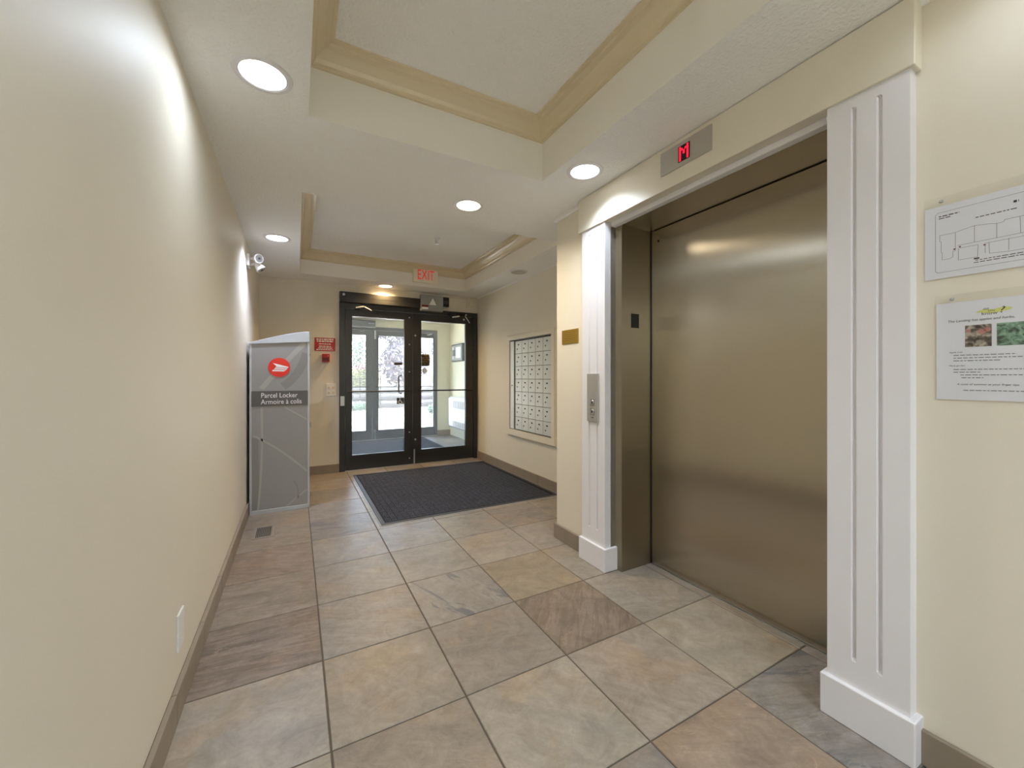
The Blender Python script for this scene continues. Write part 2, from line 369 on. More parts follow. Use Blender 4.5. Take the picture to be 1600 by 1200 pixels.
for c in range(-1, 6):
    for r in range(-7, 14):
        x0, x1 = c * T, (c + 1) * T; y0, y1 = r * T, (r + 1) * T
        if y1 > YB + 0.12: x1 = min(x1, 2.69)
        elif c > 4: continue
        elif c == 4:
            if y1 < 1.05:
                if r in (-2, -1, 0): x1 = 1.90; y0 = max(y0, -0.65); y1 = min(y1, 0.44)
                else: continue
            y0 = max(y0, 1.05) if r == 2 else y0
        if y0 >= 6.43 or x1 - x0 < 0.03: continue
        y1 = min(y1, 6.50)
        o = bpy.data.objects.new('floor_tile', tile_mesh(x1 - x0 - GAP, y1 - y0 - GAP)); COL.objects.link(o); o.parent = floor
        o.location = ((x0 + x1) / 2, (y0 + y1) / 2, 0)
        t = TONE.get((c, r))
        if t is None:
            v = rt.uniform(0.9, 1.1); t = ((.385 * v, .34 * v, .285 * v * rt.uniform(.92, 1.08)), rt.uniform(.1, .4), rt.uniform(0, .3), rt.choice((0, 0, .4)), rt.uniform(0, 1))
        o['tint'] = t[0]; o['streak'] = float(t[1]); o['vein'] = float(t[2]); o['stain'] = float(t[3]); o['grain'] = float(t[4])
        o['seed'] = (rt.uniform(0, 50), rt.uniform(0, 50), rt.uniform(0, 50))

S(B('wall_left', 'wall', None, XL - 0.12, XL, YF, YB + 0.12, 0, 2.8), 'long plain cream painted wall', 'wall')
DX0, DX1, DZ = 0.374, 2.237, 2.115
S(MB().prism([(XL, 0), (DX0, 0), (DX0, DZ), (DX1, DZ), (DX1, 0), (2.81, 0), (2.81, 2.8), (XL, 2.8)], 'y', YB, YB + 0.12).build('wall_back', 'wall'),
  'cream end wall around the glazed entrance doors', 'wall')
S(B('wall_right', 'wall', None, XR, XR + 0.12, 1.045, YB, 0, 2.8), 'cream side wall holding the mailboxes', 'wall')
EY0, EY1, EZ = -0.676, 0.474, 2.135
S(MB().prism([(YF, 0), (EY0, 0), (EY0, EZ), (EY1, EZ), (EY1, 0), (1.045, 0), (1.045, 2.8), (YF, 2.8)], 'x', XE, 1.66).build('wall_elevator', 'wall'),
  'cream wall around the elevator opening', 'wall')
S(B('wall_return', 'wall', None, 1.66, XR + 0.12, 0.93, 1.045, 0, 2.8), 'cream return wall beyond the elevator', 'wall')
S(B('wall_rear', 'wall', None, XL - 0.12, 1.72, YF - 0.12, YF, 0, 2.8), 'cream wall closing the lobby', 'wall')
S(B('wall_shaft', 'darkgrey', None, 1.66, 2.0, -0.82, -0.70, 0, 2.5), 'elevator shaft side wall', 'wall')

# soffit with two tray openings
T1 = (-0.05, 1.187, -2.60, 0.61, 2.567, 2.657, 0.10)     # x0,x1,y0,y1, crown bottom, tray ceiling, crown projection
T2 = (-0.065, 1.92, 1.45, 3.655, 2.505, 2.605, 0.11)
xs = [XL - 0.12, T2[0], T1[0], T1[1], T2[1], XR + 0.12]; ys = [YF - 0.12, T1[2], T1[3], T2[2], T2[3], YB + 0.12]
g = MB(); vs = [(x, y, ZC) for y in ys for x in xs]; fs = []
for j in range(5):
    for i in range(5):
        cx, cy = (xs[i] + xs[i + 1]) / 2, (ys[j] + ys[j + 1]) / 2
        if any(t[0] < cx < t[1] and t[2] < cy < t[3] for t in (T1, T2)): continue
        fs.append((j * 6 + i, j * 6 + i + 1, j * 6 + 7 + i, j * 6 + 6 + i))
S(g.add(vs, fs).build('ceiling', 'ceil'), 'white stippled soffit with recessed lamps', 'ceiling')
for k, (t, nm) in enumerate(((T1, 'near'), (T2, 'far'))):
    x0, x1, y0, y1, zb, zt, p = t
    m = MB().add([(x0, y0, ZC), (x1, y0, ZC), (x1, y1, ZC), (x0, y1, ZC), (x0, y0, zt), (x1, y0, zt), (x1, y1, zt), (x0, y1, zt)],
                 [(0, 1, 5, 4), (1, 2, 6, 5), (2, 3, 7, 6), (3, 0, 4, 7)])
    tr = S(m.build('ceiling_tray', 'tray', org=(0, 0, 0)), ('large tray recess in the ceiling nearest the elevator' if k == 0 else 'tray recess in the ceiling before the entrance doors'), 'ceiling')
    MB().add([(x0, y0, zt), (x1, y0, zt), (x1, y1, zt), (x0, y1, zt)], [(3, 2, 1, 0)]).build('tray_ceiling', 'ceil', tr)
    h = zt - zb
    prof = [(0, 0), (0.012, 0), (0.012, 0.10 * h), (0.022, 0.16 * h), (0.030, 0.34 * h), (0.048, 0.52 * h), (p * 0.62, 0.66 * h), (p * 0.82, 0.72 * h), (p * 0.84, 0.84 * h), (p, 0.90 * h), (p, h)]
    m = MB(); vs = []
    for d, z in prof: vs += [(x0 + d, y0 + d, zb + z), (x1 - d, y0 + d, zb + z), (x1 - d, y1 - d, zb + z), (x0 + d, y1 - d, zb + z)]
    fs = [(4 * i + a, 4 * i + (a + 1) % 4, 4 * i + 4 + (a + 1) % 4, 4 * i + 4 + a) for i in range(len(prof) - 1) for a in range(4)]
    S(m.add(vs, fs).build('trim_%d' % (k + 1), 'crown', org=(0, 0, 0)), 'tan crown moulding inside the %s ceiling tray' % nm, 'moulding')

# thin bead where the soffit meets the elevator wall
S(MB().prism([(XE, ZC - 0.022), (XE, ZC), (XE - 0.026, ZC), (XE - 0.026, ZC - 0.006), (XE - 0.012, ZC - 0.010), (XE - 0.010, ZC - 0.022)], 'y', YF, 1.06).build('trim_3', 'ceil'),
  'thin white bead between soffit and elevator wall', 'trim')
S(MB().prism([(XR, ZC - 0.014), (XR, ZC), (XR - 0.014, ZC)], 'y', 1.06, YB).build('trim_4', 'ceil'), 'thin white bead above the mailbox wall', 'trim')

# baseboards of taupe tile pieces on a grout backing
def baseboard(name, a, b, face, axis, sign, h=0.105, th=0.018, label=''):
    """runs along axis from a to b; face = wall coordinate; sign = direction out of the wall"""
    f0, f1 = face, face + sign * (th - 0.004)
    back = MB().box(f0, f1, a, b, 0, h - 0.003) if axis == 'y' else MB().box(a, b, f0, f1, 0, h - 0.003)
    root = S(back.build(name, 'grout', org=(0, 0, 0)), label, 'baseboard')
    n = max(1, math.ceil((b - a) / T - 0.05)); L = (b - a) / n
    for i in range(n):
        p0, p1 = a + i * L + 0.0015, a + (i + 1) * L - 0.0015
        q0, q1 = face + sign * 0.002, face + sign * th
        m = MB().box(q0, q1, p0, p1, 0, h) if axis == 'y' else MB().box(p0, p1, q0, q1, 0, h)
        m.build('baseboard_tile', 'basetile', root, 0.0015, segs=1)
baseboard('baseboard_left', YF, YB, XL, 'y', 1, label='taupe tile baseboard along the long left wall')
baseboard('baseboard_back', XL + 0.02, DX0, YB, 'x', -1, label='short taupe tile baseboard left of the doors')
baseboard('baseboard_right', 1.06, YB, XR, 'y', -1, label='taupe tile baseboard below the mailboxes')
baseboard('baseboard_column', 0.705, 1.062, XE, 'y', -1, label='short taupe tile baseboard left of the elevator')
baseboard('baseboard_near', YF, -0.905, XE, 'y', -1, label='taupe tile baseboard below the notices')

# elevator surround: projecting header beam and two fluted pilasters
S(B('trim_5', 'wall', None, 1.540, XE, -0.905, 0.722, 2.128, ZC - 0.004, 0.003), 'cream header beam projecting above the elevator', 'header')
def pilaster(name, y0, y1, g, label):
    root = thing(name, (1.57, (y0 + y1) / 2, 0), label, 'pilaster', None, 'structure')
    xf = 1.550; gw = 0.0075
    yl = [y0]
    for q in sorted(g): yl += [q - gw, q - gw * 0.35, q + gw * 0.35, q + gw]
    yl += [y1]
    zl = [0.12, 0.225, 0.234, 2.085, 2.092, 2.132]
    deep = lambda i, j: 0.009 if (0 < i < len(yl) - 1 and (i - 1) % 4 in (1, 2) and j in (2, 3)) else 0.0
    vs = [(xf + deep(i, j), y, z) for j, z in enumerate(zl) for i, y in enumerate(yl)]
    n = len(yl); fs = [(j * n + i, j * n + i + 1, (j + 1) * n + i + 1, (j + 1) * n + i) for j in range(len(zl) - 1) for i in range(n - 1)]
    m = MB().add(vs, fs); k = len(vs); xb = 1.642 if y0 > 0 else XE + 0.02
    # sides
    m.add([(xf, y0, zl[0]), (xf, y0, zl[-1]), (xb, y0, zl[-1]), (xb, y0, zl[0])], [(0, 1, 2, 3)])
    m.add([(xf, y1, zl[0]), (xf, y1, zl[-1]), (xb, y1, zl[-1]), (xb, y1, zl[0])], [(3, 2, 1, 0)])
    m.build('shaft', 'white', root)
    e = 0.016
    B('base', 'white', root, xf - e, xb, y0 - e, y1 + e, 0, 0.14, 0.004)
    return root
pilaster('trim_6', 0.474, 0.692, (0.545, 0.620), 'white fluted pilaster left of the elevator, with the call buttons')
pilaster('trim_7', -0.892, -0.676, (-0.752, -0.819), 'white fluted pilaster right of the elevator, beside the notices')

# ------------------------------------------------------------------ elevator
el = thing('door_3', (1.885, -0.05, 0), 'brushed stainless steel elevator door in its recess', 'elevator door', None, 'structure')
XD = 1.885; JY0, JY1, JZ = -0.646, 0.420, 2.106
B('door_panel', 'steel', el, XD, XD + 0.03, JY0 - 0.02, JY1 - 0.006, 0.006, JZ - 0.006)
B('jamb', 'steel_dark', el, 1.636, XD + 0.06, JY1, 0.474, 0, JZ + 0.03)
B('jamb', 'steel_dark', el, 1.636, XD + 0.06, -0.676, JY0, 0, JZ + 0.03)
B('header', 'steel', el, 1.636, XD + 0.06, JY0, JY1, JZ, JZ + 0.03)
B('casing', 'white', el, 1.598, 1.637, -0.676, 0.474, JZ - 0.002, 2.134, 0.004)
B('shaft_back', 'black', el, XD + 0.035, XD + 0.055, JY0 - 0.03, JY1 + 0.03, 0, JZ + 0.02)
B('sill', 'alu', el, XD - 0.008, XD + 0.04, JY0, JY1, -0.004, 0.004)
B('door_stop', 'black', el, XD - 0.004, XD + 0.01, JY1 - 0.007, JY1 - 0.0005, 0.004, JZ)
B('sensor_slot', 'black', el, 1.713, 1.776, JY1 - 0.004, JY1 + 0.002, 1.487, 1.574)
MB().lathe((XD - 0.001, 0.36, 2.03), [(0.0, -0.001), (0.006, -0.001), (0.006, 0.003)], 12, 'x').build('lock_hole', 'black', el)

# floor indicator on the beam
ind = thing('floor_indicator', (1.54, -0.1, 2.19), 'stainless floor indicator plate above the elevator showing a red letter M', 'indicator')
B('plate', 'steel2', ind, 1.534, 1.541, -0.242, 0.041, 2.202, 2.318, 0.001)
B('screen', 'black', ind, 1.5325, 1.5345, -0.131, -0.067, 2.222, 2.298)
m = MB(); pat = ['#...#', '##.##', '#.#.#', '#.#.#', '#...#', '#...#', '#...#']
pat = ['#...#', '##.##', '#.#.#', '#.#.#', '#...#', '#...#', '#...#']
for r_, row in enumerate(pat):
    for c_, ch in enumerate(row):
        if ch == '#':
            yc = -0.078 - c_ * 0.0105; zc = 2.289 - r_ * 0.0097
            m.box(1.5318, 1.5326, yc - 0.0050, yc + 0.0050, zc - 0.0049, zc + 0.0049)
m.build('letter_m', 'led', ind)
for y in (0.025, -0.226): MB().lathe((1.534, y, 2.26), [(0, -0.0015), (0.004, -0.0015), (0.004, 0)], 10, 'x').build('screw', 'alu', ind)

# call button station on the left pilaster
cs = thing('call_station', (1.55, 0.578, 0.9), 'stainless call button plate on the left elevator pilaster', 'call panel')
B('plate', 'steel2', cs, 1.540, 1.551, 0.526, 0.631, 0.902, 1.204, 0.0015)
for z, nm in ((1.022, 0), (0.965, 1)):
    b = MB().lathe((1.540, 0.577, z), [(0.0, -0.004), (0.014, -0.004), (0.016, -0.002), (0.016, 0.001)], 20, 'x').build('button', 'alu', cs, smooth=True)
    B('button_mark', 'ink', b, 1.5355, 1.5365, 0.571, 0.583, z - 0.006, z + 0.006)
    MB().ring((0.559, 0.595, z - 0.020, z + 0.020), (0.5605, 0.5935, z - 0.0185, z + 0.0185), 'x', 1.5392, 1.5405).build('button_frame', 'darkgrey', cs)
for z in (1.19, 0.917): MB().lathe((1.540, 0.577, z), [(0, -0.0015), (0.005, -0.0015), (0.005, 0)], 10, 'x').build('screw', 'alu', cs)
B('key_slot', 'black', cs, 1.5393, 1.5402, 0.565, 0.588, 0.926, 0.930)

# brass plaque on the column
pq = thing('wall_plaque', (XE, 0.88, 1.41), 'small brass plaque on the cream wall left of the elevator', 'plaque')
B('plate', 'brass', pq, XE - 0.006, XE, 0.789, 0.974, 1.418, 1.517, 0.001)
m = MB()
for i in range(5): m.box(XE - 0.0066, XE - 0.0058, 0.815 + 0.004 * (i % 2), 0.95 - 0.006 * (i % 3), 1.440 + i * 0.014, 1.4425 + i * 0.014)
tag(m.build('engraved_lines', 'brassdark', pq), kind='stuff')

# ------------------------------------------------------------------ notices under clear sheets
def sheet(root, y0, y1, zs0, zs1, zp1):
    B('paper', 'paper', root, XE - 0.003, XE - 0.002, y1, y0, zs0 + 0.001, zp1)
    B('clear_sheet', 'acrylic', root, XE - 0.007, XE - 0.0045, y1 - 0.0005, y0 + 0.0005, zs0, zs1)
X1 = XE - 0.0033
def line(m, ya, za, yb, zb, t=0.0009):
    a = Vector((0, ya, za)); b = Vector((0, yb, zb)); d = (b - a).normalized(); q = Vector((0, -d.z, d.y)) * t / 2
    pts = [a - d * t / 2 + q, b + d * t / 2 + q, b + d * t / 2 - q, a - d * t / 2 - q]
    m.add([(X1, p.y, p.z) for p in pts], [(0, 1, 2, 3)])
def words_row(m, y0, y1, z, h, seed):
    r = random.Random(seed); y = y0
    while y > y1:
        wd = min(r.uniform(0.004, 0.012), y - y1)
        m.add([(X1, y, z - h / 2), (X1, y - wd, z - h / 2), (X1, y - wd, z + h / 2), (X1, y, z + h / 2)], [(0, 1, 2, 3)]); y -= wd + 0.0022
pl = thing('floor_plan_notice', (XE, -1.05, 1.476), 'printed floor plan under a clear sheet, upper of the two notices', 'notice')
sheet(pl, -0.912, -1.191, 1.476, 1.719, 1.693)
m = MB()
P = lambda *a: [line(m, *a[i], *a[i + 1]) for i in range(len(a) - 1)]
P((-0.940, 1.674), (-0.935, 1.669), (-0.935, 1.500), (-0.940, 1.495), (-1.165, 1.495), (-1.170, 1.500), (-1.170, 1.669), (-1.165, 1.674), (-0.940, 1.674))
m.build('plan_border', 'greyink', pl)
m = MB()
P((-0.944, 1.606), (-0.976, 1.605), (-0.981, 1.607), (-1.013, 1.613), (-1.040, 1.609), (-1.054, 1.605), (-1.066, 1.606), (-1.068, 1.611), (-1.160, 1.611), (-1.160, 1.530), (-1.130, 1.530))
P((-0.944, 1.606), (-0.944, 1.588), (-0.947, 1.586), (-0.947, 1.555), (-0.949, 1.553), (-0.949, 1.532), (-0.965, 1.532), (-0.971, 1.536), (-0.971, 1.551), (-0.976, 1.553), (-0.976, 1.605))
P((-1.013, 1.613), (-1.013, 1.566)); P((-1.054, 1.605), (-1.054, 1.565)); P((-1.094, 1.611), (-1.095, 1.566)); P((-1.13, 1.611), (-1.13, 1.566))
P((-0.981, 1.566), (-1.160, 1.566)); P((-0.984, 1.557), (-1.02, 1.557)); P((-1.033, 1.557), (-1.155, 1.557))
P((-0.982, 1.557), (-0.982, 1.523), (-1.019, 1.523), (-1.020, 1.556)); P((-1.040, 1.556), (-1.041, 1.527)); P((-1.075, 1.558), (-1.075, 1.527)); P((-1.041, 1.527), (-1.075, 1.523), (-1.13, 1.523), (-1.13, 1.557)); P((-1.033, 1.553), (-1.033, 1.53))
m.build('plan_lines', 'greyink', pl)
m = MB(); words_row(m, -0.942, -0.984, 1.662, 0.0028, 1); words_row(m, -0.942, -0.966, 1.656, 0.0024, 2); words_row(m, -1.015, -1.090, 1.635, 0.0022, 3)
words_row(m, -1.015, -1.10, 1.514, 0.002, 4); words_row(m, -1.012, -1.10, 1.508, 0.002, 5); words_row(m, -1.012, -1.024, 1.519, 0.004, 6); words_row(m, -1.083, -1.092, 1.654, 0.006, 8)
tag(m.build('small_print', 'ink', pl), kind='stuff')
for yy, zz in ((-0.974, 1.557), (-1.032, 1.553), (-0.985, 1.561)):
    MB().add([(X1 - 0.0001, yy + 0.002, zz - 0.002), (X1 - 0.0001, yy - 0.002, zz - 0.002), (X1 - 0.0001, yy - 0.002, zz + 0.002), (X1 - 0.0001, yy + 0.002, zz + 0.002)], [(0, 1, 2, 3)]).build('plan_mark', 'darkred', pl)
def sheet_screw(root, y, z):
    MB().lathe((XE - 0.007, y, z), [(0, -0.0045), (0.0028, -0.0038), (0.0048, -0.001), (0.0048, 0.001)], 16, 'x').build('screw', 'alu', root, smooth=True)
sheet_screw(pl, -0.948, 1.706); sheet_screw(pl, -1.155, 1.706)

nb = thing('garden_notice', (XE, -1.045, 1.116), 'did you know notice with apple and herb pictures, lower of the two notices', 'notice')
sheet(nb, -0.937, -1.153, 1.116, 1.424, 1.401)
def tx(body, size, y, z, mt, name, align='LEFT', sx=1.0, shear=0.0):
    return text_mb(body, size, (X1, y, z), *XN, align=align, depth=-0.0000, sx=sx, shear=shear).build(name, mt, nb)
hl = MB(); pts = [(-1.014, 1.366), (-1.03, 1.373), (-1.05, 1.371), (-1.066, 1.376), (-1.082, 1.372), (-1.078, 1.366), (-1.06, 1.362), (-1.04, 1.360)]
hl.add([(X1 + 0.0001, a, b) for a, b in pts], [tuple(range(len(pts)))]); hl.build('highlight', 'yellow', nb)
tx('did', 0.0085, -1.029, 1.3735, 'ink', 'lettering'); tx('you', 0.0085, -1.038, 1.368, 'ink', 'lettering'); tx('know', 0.0125, -1.026, 1.3605, 'ink', 'lettering', sx=1.05); tx('?', 0.024, -1.0575, 1.367, 'ink', 'lettering', sx=1.2, shear=0.2)
tx('The Landing has apples and herbs,', 0.0098, -0.960, 1.3455, 'ink', 'lettering', sx=0.93, shear=0.2)
for nm, mt, a, b in (('picture', 'pic_apple', -0.995, -1.045), ('picture', 'pic_herb', -1.054, -1.1015)):
    pc = MB().add([(X1, a, 1.269), (X1, b, 1.269), (X1, b, 1.331), (X1, a, 1.331)], [(0, 1, 2, 3)]).build(nm, mt, nb)
    if mt == 'pic_apple':
        for ay, az, ar in ((-1.001, 1.315, 0.005), (-1.027, 1.311, 0.0085), (-1.037, 1.316, 0.007)):
            MB().add([(X1 - 0.0001, ay + ar * math.cos(t * math.pi / 8), az + ar * 0.9 * math.sin(t * math.pi / 8)) for t in range(16)], [tuple(range(16))]).build('apple_print', 'apple', pc)
tx('Apple tree', 0.0062, -0.963, 1.255, 'ink', 'lettering', shear=0.2); tx('Herb garden', 0.0062, -0.963, 1.216, 'ink', 'lettering', shear=0.2)
m = MB()
for i, (a, b, z) in enumerate(((-0.972, -1.088, 1.246), (-0.972, -1.12, 1.238), (-0.972, -1.062, 1.230), (-0.972, -1.11, 1.205), (-0.972, -1.025, 1.197), (-0.986, -1.115, 1.189), (-0.988, -1.03, 1.181), (-0.992, -1.11, 1.145))): words_row(m, a, b, z, 0.0022, 20 + i)
tag(m.build('small_print', 'greyink', nb), kind='stuff')
tx('A taste of summer at your finger tips', 0.0072, -0.979, 1.162, 'ink', 'lettering', sx=1.05, shear=0.2)
sheet_screw(nb, -0.970, 1.411); sheet_screw(nb, -1.12, 1.411)

# outlet cover low on the left wall
oc = thing('outlet_cover', (XL, 0.47, 0.2), 'white blank outlet cover low on the left wall', 'outlet cover')
B('plate', 'plastic', oc, XL, XL + 0.007, 0.425, 0.505, 0.205, 0.335, 0.002)
for z in (0.235, 0.305): MB().lathe((XL + 0.007, 0.465, z), [(0.004, 0), (0.004, 0.001), (0, 0.0015)], 10, 'x').build('screw', 'plastic', oc)

# floor register
fv = thing('floor_register', (-0.31, 2.19, 0), 'metal floor vent set in the tiles before the parcel locker', 'floor vent')
MB().ring((-0.385, -0.240, 2.055, 2.325), (-0.362, -0.263, 2.078, 2.302), 'z', -0.002, 0.004).build('frame', 'vent', fv, 0.001, segs=1)
B('duct', 'black', fv, -0.362, -0.263, 2.078, 2.302, -0.002, 0.0008)
for i in range(9):
    x = -0.357 + i * 0.011
    B('slat', 'vent', fv, x, x + 0.004, 2.078, 2.302, 0.0008, 0.0034)

# ------------------------------------------------------------------ recessed downlights
def downlight(x, y, lens, tint, power, label, off=False, r=0.083, spread=105):
    o = thing('downlight', (x, y, ZC), label, 'ceiling lamp', 'recessed downlights')
    MB().lathe((x, y, ZC), [(r, 0.0), (r, -0.005), (r + 0.006, -0.007), (r + 0.017, -0.004), (r + 0.019, 0.0)], 40, close=True).build('trim_ring', 'white', o, smooth=True)
    MB().lathe((x, y, ZC), [(r, -0.0005), (r - 0.002, -0.003), (r - 0.004, -0.0035), (r - 0.004, -0.0005)], 40, close=True).build('reflector', 'alu', o, smooth=True)
    MB().lathe((x, y, ZC), [(0, -0.004), (r * 0.6, -0.0035), (r - 0.004, -0.0018)], 40).build('lens', lens, o, smooth=True)
    if not off:
        d = bpy.data.lights.new('lamp_light', 'AREA'); d.shape = 'DISK'; d.size = 2 * r - 0.03; d.energy = power; d.color = tint; d.spread = math.radians(spread)
        lo = bpy.data.objects.new('lamp_light', d); COL.objects.link(lo); lo.parent = o; lo.location = (0, 0, -0.009)
    return o
COOL = (0.72, 0.84, 1.0); WARM = (1.0, 0.86, 0.66); AMBER = (1.0, 0.66, 0.30); BLUE = (0.74, 0.80, 1.0)
downlight(-0.210, 0.424, 'lens_cool', COOL, LAMP_W * 0.27, 'bright white downlight nearest the camera, over the left wall', spread=165)
downlight(1.336, 0.398, 'lens_cool', COOL, LAMP_W * 0.45, 'bright white downlight over the elevator header', spread=125)
downlight(0.927, 1.126, 'lens_warm', WARM, LAMP_W * 0.95, 'warm yellow downlight between the two ceiling trays', spread=150)
downlight(-0.237, 2.477, 'lens_blue', BLUE, LAMP_W * 0.75, 'bluish white downlight before the emergency lamp heads', spread=120)
downlight(0.905, 3.845, 'lens_warm', AMBER, LAMP_W * 1.3, 'small warm downlight right above the entrance doors', spread=140)
downlight(2.062, 2.44, 'lens_off', COOL, 0, 'unlit downlight above the mailboxes', off=True)
downlight(-0.210, -1.15, 'lens_cool', COOL, LAMP_W * 0.25, 'white downlight over the left wall behind the camera', spread=150)
downlight(1.345, -1.15, 'lens_cool', COOL, LAMP_W * 0.06, 'white downlight over the wall of notices', spread=150)
downlight(0.30, -2.95, 'lens_cool', COOL, LAMP_W * 2.0, 'added fill downlight, unseen at the rear of the lobby, nearer the left wall', spread=160)  # unseen lamp added behind the camera to even out the room light
downlight(0.90, -2.95, 'lens_cool', COOL, LAMP_W * 2.0, 'added fill downlight, unseen at the rear of the lobby, nearer the elevator wall', spread=160)  # its unseen twin, also added as fill light
vl = downlight(1.2, 5.2, 'lens_cool', COOL, LAMP_W, 'white downlight added in the vestibule ceiling to brighten it')  # lamp added to brighten the vestibule
vl.location.z = 2.27
# sprinkler
sp = thing('sprinkler', (1.168, 2.56, 2.605), 'small chrome sprinkler head in the far ceiling tray', 'sprinkler')
MB().lathe((1.168, 2.56, 2.605), [(0.032, 0), (0.030, -0.006), (0.012, -0.008), (0.010, -0.02), (0, -0.02)], 20).build('escutcheon', 'white', sp, smooth=True)
MB().tube([(1.168, 2.56, 2.585), (1.168, 2.56, 2.55)], 0.004, 8).build('stem', 'alu', sp)
for s_ in (-1, 1): MB().tube([(1.168 + 0.008 * s_, 2.56, 2.588), (1.168 + 0.016 * s_, 2.56, 2.57), (1.168 + 0.003 * s_, 2.56, 2.551)], 0.0025, 6).build('arm', 'alu', sp)
MB().lathe((1.168, 2.56, 2.55), [(0, 0.0), (0.02, 0.0), (0.02, -0.003), (0, -0.003)], 16).build('deflector', 'alu', sp)

# twin emergency lamp heads on the left wall
eh = thing('emergency_light', (XL, 2.72, 2.18), 'white twin-head emergency light high on the left wall', 'emergency light')
B('wall_box', 'plastic', eh, XL, XL + 0.022, 2.66, 2.80, 2.135, 2.235, 0.004)
MB().tube([(XL + 0.02, 2.71, 2.205), (XL + 0.05, 2.70, 2.205)], 0.010, 10).build('neck', 'plastic', eh)
MB().tube([(XL + 0.02, 2.74, 2.16), (XL + 0.055, 2.735, 2.165)], 0.010, 10).build('neck', 'plastic', eh)
def lamp_head(c, d):
    d = Vector(d).normalized(); c = Vector(c); m = MB()
    pts = [c - d * 0.045, c - d * 0.04, c - d * 0.02, c + d * 0.02, c + d * 0.035, c + d * 0.038]
    h = m.tube(pts, [0.006, 0.017, 0.024, 0.038, 0.040, 0.036], 20).build('lamp_head', 'plastic', eh, smooth=True)
    MB().tube([c + d * 0.0375, c + d * 0.0395], [0.033, 0.030], 20).build('lamp_lens', 'alu', h)
    MB().tube([c + d * 0.0385, c + d * 0.0425], 0.010, 10).build('bulb', 'darkgrey', h)
lamp_head((XL + 0.072, 2.685, 2.205), (0.55, -0.80, -0.12)); lamp_head((XL + 0.085, 2.74, 2.152), (0.55, -0.15, -0.75))

# ------------------------------------------------------------------ parcel locker
lk = thing('parcel_locker', (-0.22, 2.96, 0), 'grey parcel locker with red round postal emblem against the left wall', 'parcel locker')
LX0, LX1, LY0, LY1 = -0.448, 0.010, 2.663, 3.26
MB().prism([(LX0 + 0.006, 0.02), (LX1 - 0.006, 0.02), (LX1 - 0.006, 1.50), (LX0 + 0.006, 1.465)], 'y', LY0 + 0.012, LY1).build('body', 'lockercap', lk)
front = MB().prism([(LX0 + 0.016, 0.035), (LX1 - 0.016, 0.035), (LX1 - 0.016, 1.497), (LX0 + 0.016, 1.466)], 'y', LY0 + 0.002, LY0 + 0.014).build('front_panel', 'locker', lk)
top = [(LX0 - 0.004, 1.464), (LX1, 1.500), (LX1, 1.596)]
for i in range(1, 12):
    t = i / 12; top.append((LX1 + (LX0 - 0.004 - LX1) * t, 1.596 - 0.120 * t ** 1.35))
top.append((LX0 - 0.004, 1.478))
MB().prism(top, 'y', LY0 - 0.006, LY1).build('top_cap', 'lockercap', lk, 0.003)
B('edge_strip', 'lockercap', lk, LX0, LX0 + 0.016, LY0, LY0 + 0.03, 0.0, 1.466, 0.002)
B('edge_strip', 'lockercap', lk, LX1 - 0.016, LX1, LY0, LY0 + 0.03, 0.0, 1.497, 0.002)
B('kick_strip', 'lockercap', lk, LX0 + 0.016, LX1 - 0.016, LY0, LY0 + 0.03, 0.0, 0.036, 0.002)
for z in (1.52, 0.75, 0.12):
    MB().tube([(LX1 + 0.006, LY0 + 0.012, z - 0.022), (LX1 + 0.006, LY0 + 0.012, z + 0.022)], 0.008, 10).build('hinge', 'alu', lk)
YQ = LY0 + 0.0014
def flat_strip(name, m, pts, wd, y=YQ, parent=None):
    vs = []; fs = []
    for i, (x, z) in enumerate(pts):
        a = Vector(pts[max(i - 1, 0)]); b = Vector(pts[min(i + 1, len(pts) - 1)]); d = (b - a).normalized()
        vs += [(x - d.y * wd / 2, y, z + d.x * wd / 2), (x + d.y * wd / 2, y, z - d.x * wd / 2)]
    fs = [(2 * i, 2 * i + 1, 2 * i + 3, 2 * i + 2) for i in range(len(pts) - 1)]
    return MB().add(vs, fs).build(name, m, parent or lk)
def bez(a, b, c, n=14): return [((1 - t) ** 2 * a[0] + 2 * t * (1 - t) * b[0] + t * t * c[0], (1 - t) ** 2 * a[1] + 2 * t * (1 - t) * b[1] + t * t * c[1]) for t in [i / n for i in range(n + 1)]]
L0, L1 = LX0 + 0.018, LX1 - 0.018
flat_strip('swirl_line', 'lockerline', bez((L0 + 0.01, 0.68), (-0.22, 0.56), (L1, 0.33)), 0.016)
flat_strip('swirl_line', 'lockerline', bez((-0.36, 0.92), (-0.345, 0.5), (-0.385, 0.04)), 0.016)
flat_strip('swirl_line', 'lockerline', bez((-0.19, 0.92), (-0.10, 0.86), (L1, 0.80)), 0.012)
flat_strip('swirl_line', 'lockerline', bez((-0.17, 0.04), (-0.08, 0.12), (L1, 0.17)), 0.014)
flat_strip('swirl_line', 'lockerline', bez((-0.36, 1.08), (-0.25, 1.24), (-0.03, 1.49)), 0.04)
flat_strip('swirl_line', 'lockerdark', bez((L0 + 0.03, 0.04), (L0 + 0.03, 0.35), (L0 + 0.02, 0.66)), 0.05, YQ + 0.0003)
flat_strip('swirl_line', 'lockerdark', bez((-0.12, 0.26), (-0.07, 0.20), (-0.085, 0.10)), 0.008)
flat_strip('swirl_line', 'lockerdark', bez((-0.20, 1.10), (-0.06, 1.20), (L1 - 0.01, 1.40)), 0.07, YQ + 0.0003)
em = MB().lathe((-0.228, LY0 + 0.001, 1.268), [(0.084, 0.0), (0.084, -0.002), (0, -0.002)], 40, 'y').build('emblem_disc', 'redlogo', lk)
def emb(pts):
    MB().add([(-0.228 + a * 0.084, LY0 - 0.0014, 1.268 + b * 0.084) for a, b in pts], [tuple(range(len(pts)))]).build('emblem_wing', 'whiteprint', em)
